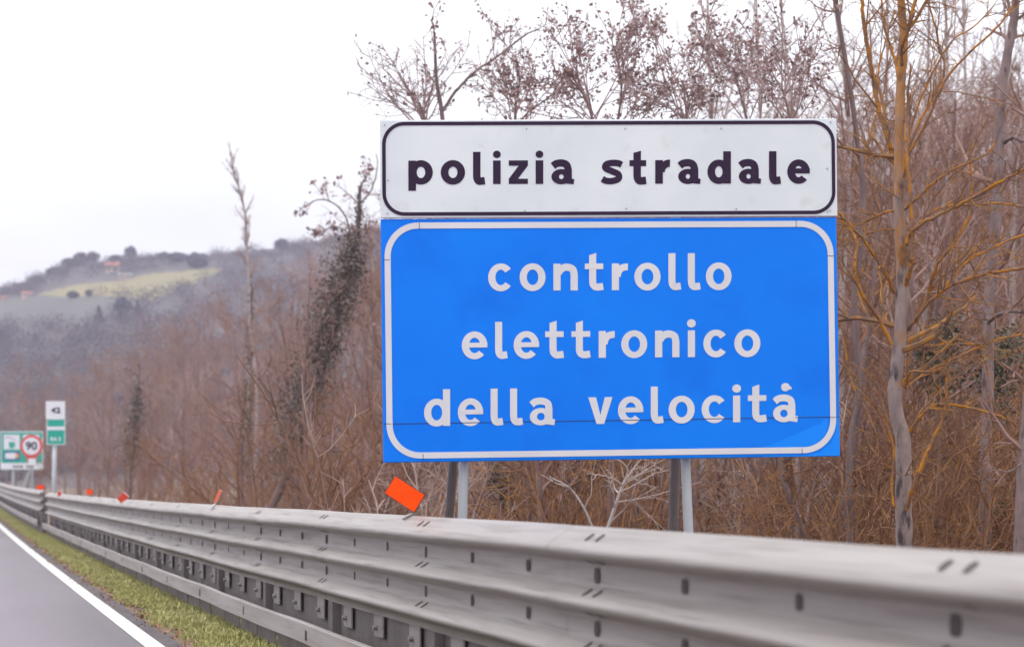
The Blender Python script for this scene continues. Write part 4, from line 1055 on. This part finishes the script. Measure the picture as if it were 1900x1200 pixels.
# ------------------------------------------------------------------ the hill
RIDX = [-3000, -1200, -400, 0, 60, 130, 240, 300, 380, 460, 520, 600, 700, 900, 1300, 1560, 1640, 1720, 1800, 1900, 2200, 3500, 5000]
RIDY = [800, 700, 600, 543, 520, 492, 478, 476, 474, 466, 462, 447, 425, 380, 310, 285, 290, 300, 312, 322, 360, 600, 800]
HD0, HD1 = 150.0, 430.0
def hill_pt(px, f, bump=True):
    """f: 0 at the foot, 1 at the ridge, >1 behind"""
    d = HD0 + (HD1 - HD0) * f
    zr = CAM_H + (HOR - np.interp(px, RIDX, RIDY)) / F_PX * HD1
    s = f ** 1.25 if f <= 1 else 1 - (f - 1) * .5
    z = -1.5 + (zr + 1.5) * s
    if bump: z += .8 * math.sin(px * .013 + f * 7) * f * (1.0 if f < .95 else .4)
    p = at(px, HOR, d); p[2] = z
    return p
def proj(p):
    d = SA * p[0] + CA * p[1]; return 950 + F_PX * (CA * p[0] - SA * p[1]) / d, HOR - F_PX * (p[2] - CAM_H) / d
xs = np.concatenate([np.linspace(-2600, -300, 20), np.arange(-280, 760, 8), np.linspace(780, 2300, 60), np.linspace(2400, 4000, 12)])
fs = np.concatenate([np.linspace(0, 1, 90), np.linspace(1.03, 1.35, 5)])
HV = np.array([hill_pt(x, f) for f in fs for x in xs])
b = MB(); nx = len(xs)
b.add(HV, [[j * nx + i, j * nx + i + 1, (j + 1) * nx + i + 1, (j + 1) * nx + i] for j in range(len(fs) - 1) for i in range(nx - 1)])
hill = tag(b.build('hill', [M['hill_ground'], M['field_tan'], M['field_green']], smooth=True), kind='structure')
def inside(x, y, poly):
    c = False; j = len(poly) - 1
    for i in range(len(poly)):
        (xi, yi), (xj, yj) = poly[i], poly[j]
        if (yi > y) != (yj > y) and x < (xj - xi) * (y - yi) / (yj - yi) + xi: c = not c
        j = i
    return c
TAN = [(60, 548), (100, 538), (160, 526), (230, 521), (270, 509), (330, 503), (385, 500), (420, 496), (400, 508), (370, 520), (340, 535), (310, 548), (280, 558), (230, 553), (180, 548), (110, 550)]
GRN = [(-300, 560), (0, 556), (60, 550), (110, 551), (180, 549), (230, 556), (210, 575), (185, 600), (120, 606), (40, 600), (-300, 610)]
for poly in hill.data.polygons:
    x, y = proj(np.array(poly.center[:]))
    if -300 < x < 760:
        if inside(x, y, TAN): poly.material_index = 1
        elif inside(x, y, GRN): poly.material_index = 2

# far woods on the hill: one mass of small twig and leaf clumps
r = np.random.default_rng(77); b = MB(); nb = 0
while nb < 2600:
    x = r.uniform(-250, 760) if r.random() < .75 else r.uniform(760, 2300); f = r.uniform(.12, 1.06)
    p = hill_pt(x, f); qx, qy = proj(p)
    if inside(qx, qy, TAN) or inside(qx, qy, GRN): continue
    if x < 760 and inside(qx, qy + 6, TAN): continue
    hh = r.uniform(2.2, 4.6) * (.55 if f > .93 else 1); n = 100
    u = np.clip(r.standard_normal((n, 3)), -1.7, 1.7) * np.array([1.2, 1.2, .5 * hh / 2])
    b.cards(p + np.array([0, 0, hh * .42]) + u, r.uniform(.25, .52, n), r); nb += 1
tag(b.build('hillside_wood', M['hill_wood']), 'far bare wood covering the hillside and ridge behind the road', 'wood', kind='stuff')

# single dark trees on the hill
def hill_f(px, py):
    best = min(np.linspace(.05, 1.0, 240), key=lambda f: abs(proj(hill_pt(px, f))[1] - py)); return best
def far_tree(px, py, hpx, wpx, label, seed, cone=False, m='hill_dark'):
    f = hill_f(px, py); p = hill_pt(px, f); d = HD0 + (HD1 - HD0) * f
    h, wd = hpx / F_PX * d, wpx / F_PX * d
    r = np.random.default_rng(seed)
    root = thing('far_tree', p, label, 'tree', 'dark trees on the far hill')
    t = MB(); t.tube([[0, 0, -.5], [0, 0, h * .8]], [wd * .06, wd * .03], 6); t.build('trunk', M['bark_dark'], root)
    n = 420; c = MB(); z = r.random(n) ** (1.3 if cone else .9); ang = r.random(n) * 2 * PI
    prof = (1 - z) * .95 + .08 if cone else np.sqrt(np.clip(1 - (2 * z - 1) ** 2, .05, 1))
    rr = wd / 2 * prof * np.sqrt(r.random(n)) * (1 + .25 * np.sin(ang * 3 + seed))
    c.cards(np.stack([rr * np.cos(ang), rr * np.sin(ang), h * (.08 + .92 * z)], -1), wd * .22 * (.6 + .8 * r.random(n)), r); c.build('crown', M[m], root)
for k, a in enumerate([(523, 464, 20, 26, 'round dark tree standing alone on the ridge'), (243, 479, 22, 22, 'dark tree with the flattest top on the ridge above the tan field'), (305, 480, 12, 22, 'low dark tree on the ridge right of the flat topped one'),
                       (365, 496, 26, 38, 'broad dark bluish tree at the right end of the tan field'), (183, 602, 34, 22, 'pointed dark tree at the left of the clump below the tan field', True), (228, 592, 40, 32, 'widest tree of the dark clump below the tan field'),
                       (256, 588, 34, 18, 'narrow dark tree at the right of the clump below the tan field', True), (165, 634, 18, 12, 'small dark tree low on the slope at the right', False), (146, 642, 14, 12, 'smallest dark tree low on the slope', False),
                       (135, 552, 12, 22, 'dark bush at the left in the lower edge of the tan field'), (164, 550, 12, 14, 'dark bush at the right in the lower edge of the tan field'), (64, 636, 16, 12, 'dark tree low on the slope left of the other two', False), (3, 640, 26, 20, 'dark tree on the slope cut by the left edge of the photo', False),
                       (330, 486, 14, 40, 'long dark hedge tree on the ridge before the broad bluish one'), (215, 489, 14, 24, 'dark tree beside the orange house'), (8, 548, 12, 20, 'dark tree on the ridge at the left edge')]):
    far_tree(a[0], a[1], a[2], a[3], a[4], 300 + k, a[5] if len(a) > 5 else False)
for k, (x, y, h, wd, lab) in enumerate([(150, 492, 22, 30, 'large bare tree on the ridge left of the houses'), (172, 484, 18, 24, 'bare tree leaning right on the ridge skyline'), (128, 497, 16, 26, 'bare rounded tree on the ridge slope'), (100, 510, 14, 26, 'lower bare tree on the left ridge slope'), (70, 522, 10, 24, 'low bare tree near the left end of the ridge')]):
    far_tree(x, y, h, wd, lab, 340 + k, False, 'hill_wood')

def house(px, py, wpx, hpx, label, roof, rz):
    f = hill_f(px, py); p = hill_pt(px, f); d = HD0 + (HD1 - HD0) * f; W, H = wpx / F_PX * d, hpx / F_PX * d
    root = thing('house', p, label, 'house', 'houses on the far hill')
    b = MB(); b.box((0, 0, H * .25), W / 2, W * .35, H * .35 + .3); b.build('wall', M['plaster'], root)
    b = MB(); z0, z1 = H * .6, H; o = .3
    b.add([(-W / 2 - o, -W * .35 - o, z0), (W / 2 + o, -W * .35 - o, z0), (W / 2 + o, W * .35 + o, z0), (-W / 2 - o, W * .35 + o, z0), (-W / 2 - o, 0, z1), (W / 2 + o, 0, z1)],
          [[0, 1, 5, 4], [2, 3, 4, 5], [0, 3, 2, 1]], [[0, 4, 3], [1, 2, 5]]); b.build('roof', M[roof], root)
    b = MB()
    for sx in (-.25, .2): b.box((sx * W, -W * .35 - .02, H * .3), W * .07, .03, H * .12)
    b.build('window', M['dark_plastic'], root)
    root.rotation_euler = (0, 0, rz)
house(210, 506, 24, 20, 'small house with an orange tiled roof on the far hill', 'roof_tile', -.3)
house(232, 515, 24, 8, 'low shed with a turquoise roof below the orange house', 'roof_teal', -.1)
house(50, 552, 16, 12, 'orange roofed house at the left end of the tan field', 'roof_tile', .2)
house(8, 556, 10, 8, 'tiny orange roofed house at the left edge of the hill', 'roof_tile', .1)

# ------------------------------------------------------------------ air
b = MB(); b.box((60, 200, 48), 640, 640, 60)
hz = b.build('haze', []); hz['kind'] = 'stuff'; hz['label'] = 'thin pale haze in the air between the road and the far hill'
hm = bpy.data.materials.new('haze'); hm.use_nodes = True; t = hm.node_tree; t.nodes.clear()
o_ = t.nodes.new('ShaderNodeOutputMaterial'); v_ = t.nodes.new('ShaderNodeVolumePrincipled')
v_.inputs['Color'].default_value = (.66, .64, .82, 1); v_.inputs['Density'].default_value = .00085; v_.inputs['Anisotropy'].default_value = 0.2
t.links.new(v_.outputs[0], o_.inputs['Volume']); hz.data.materials.append(hm)
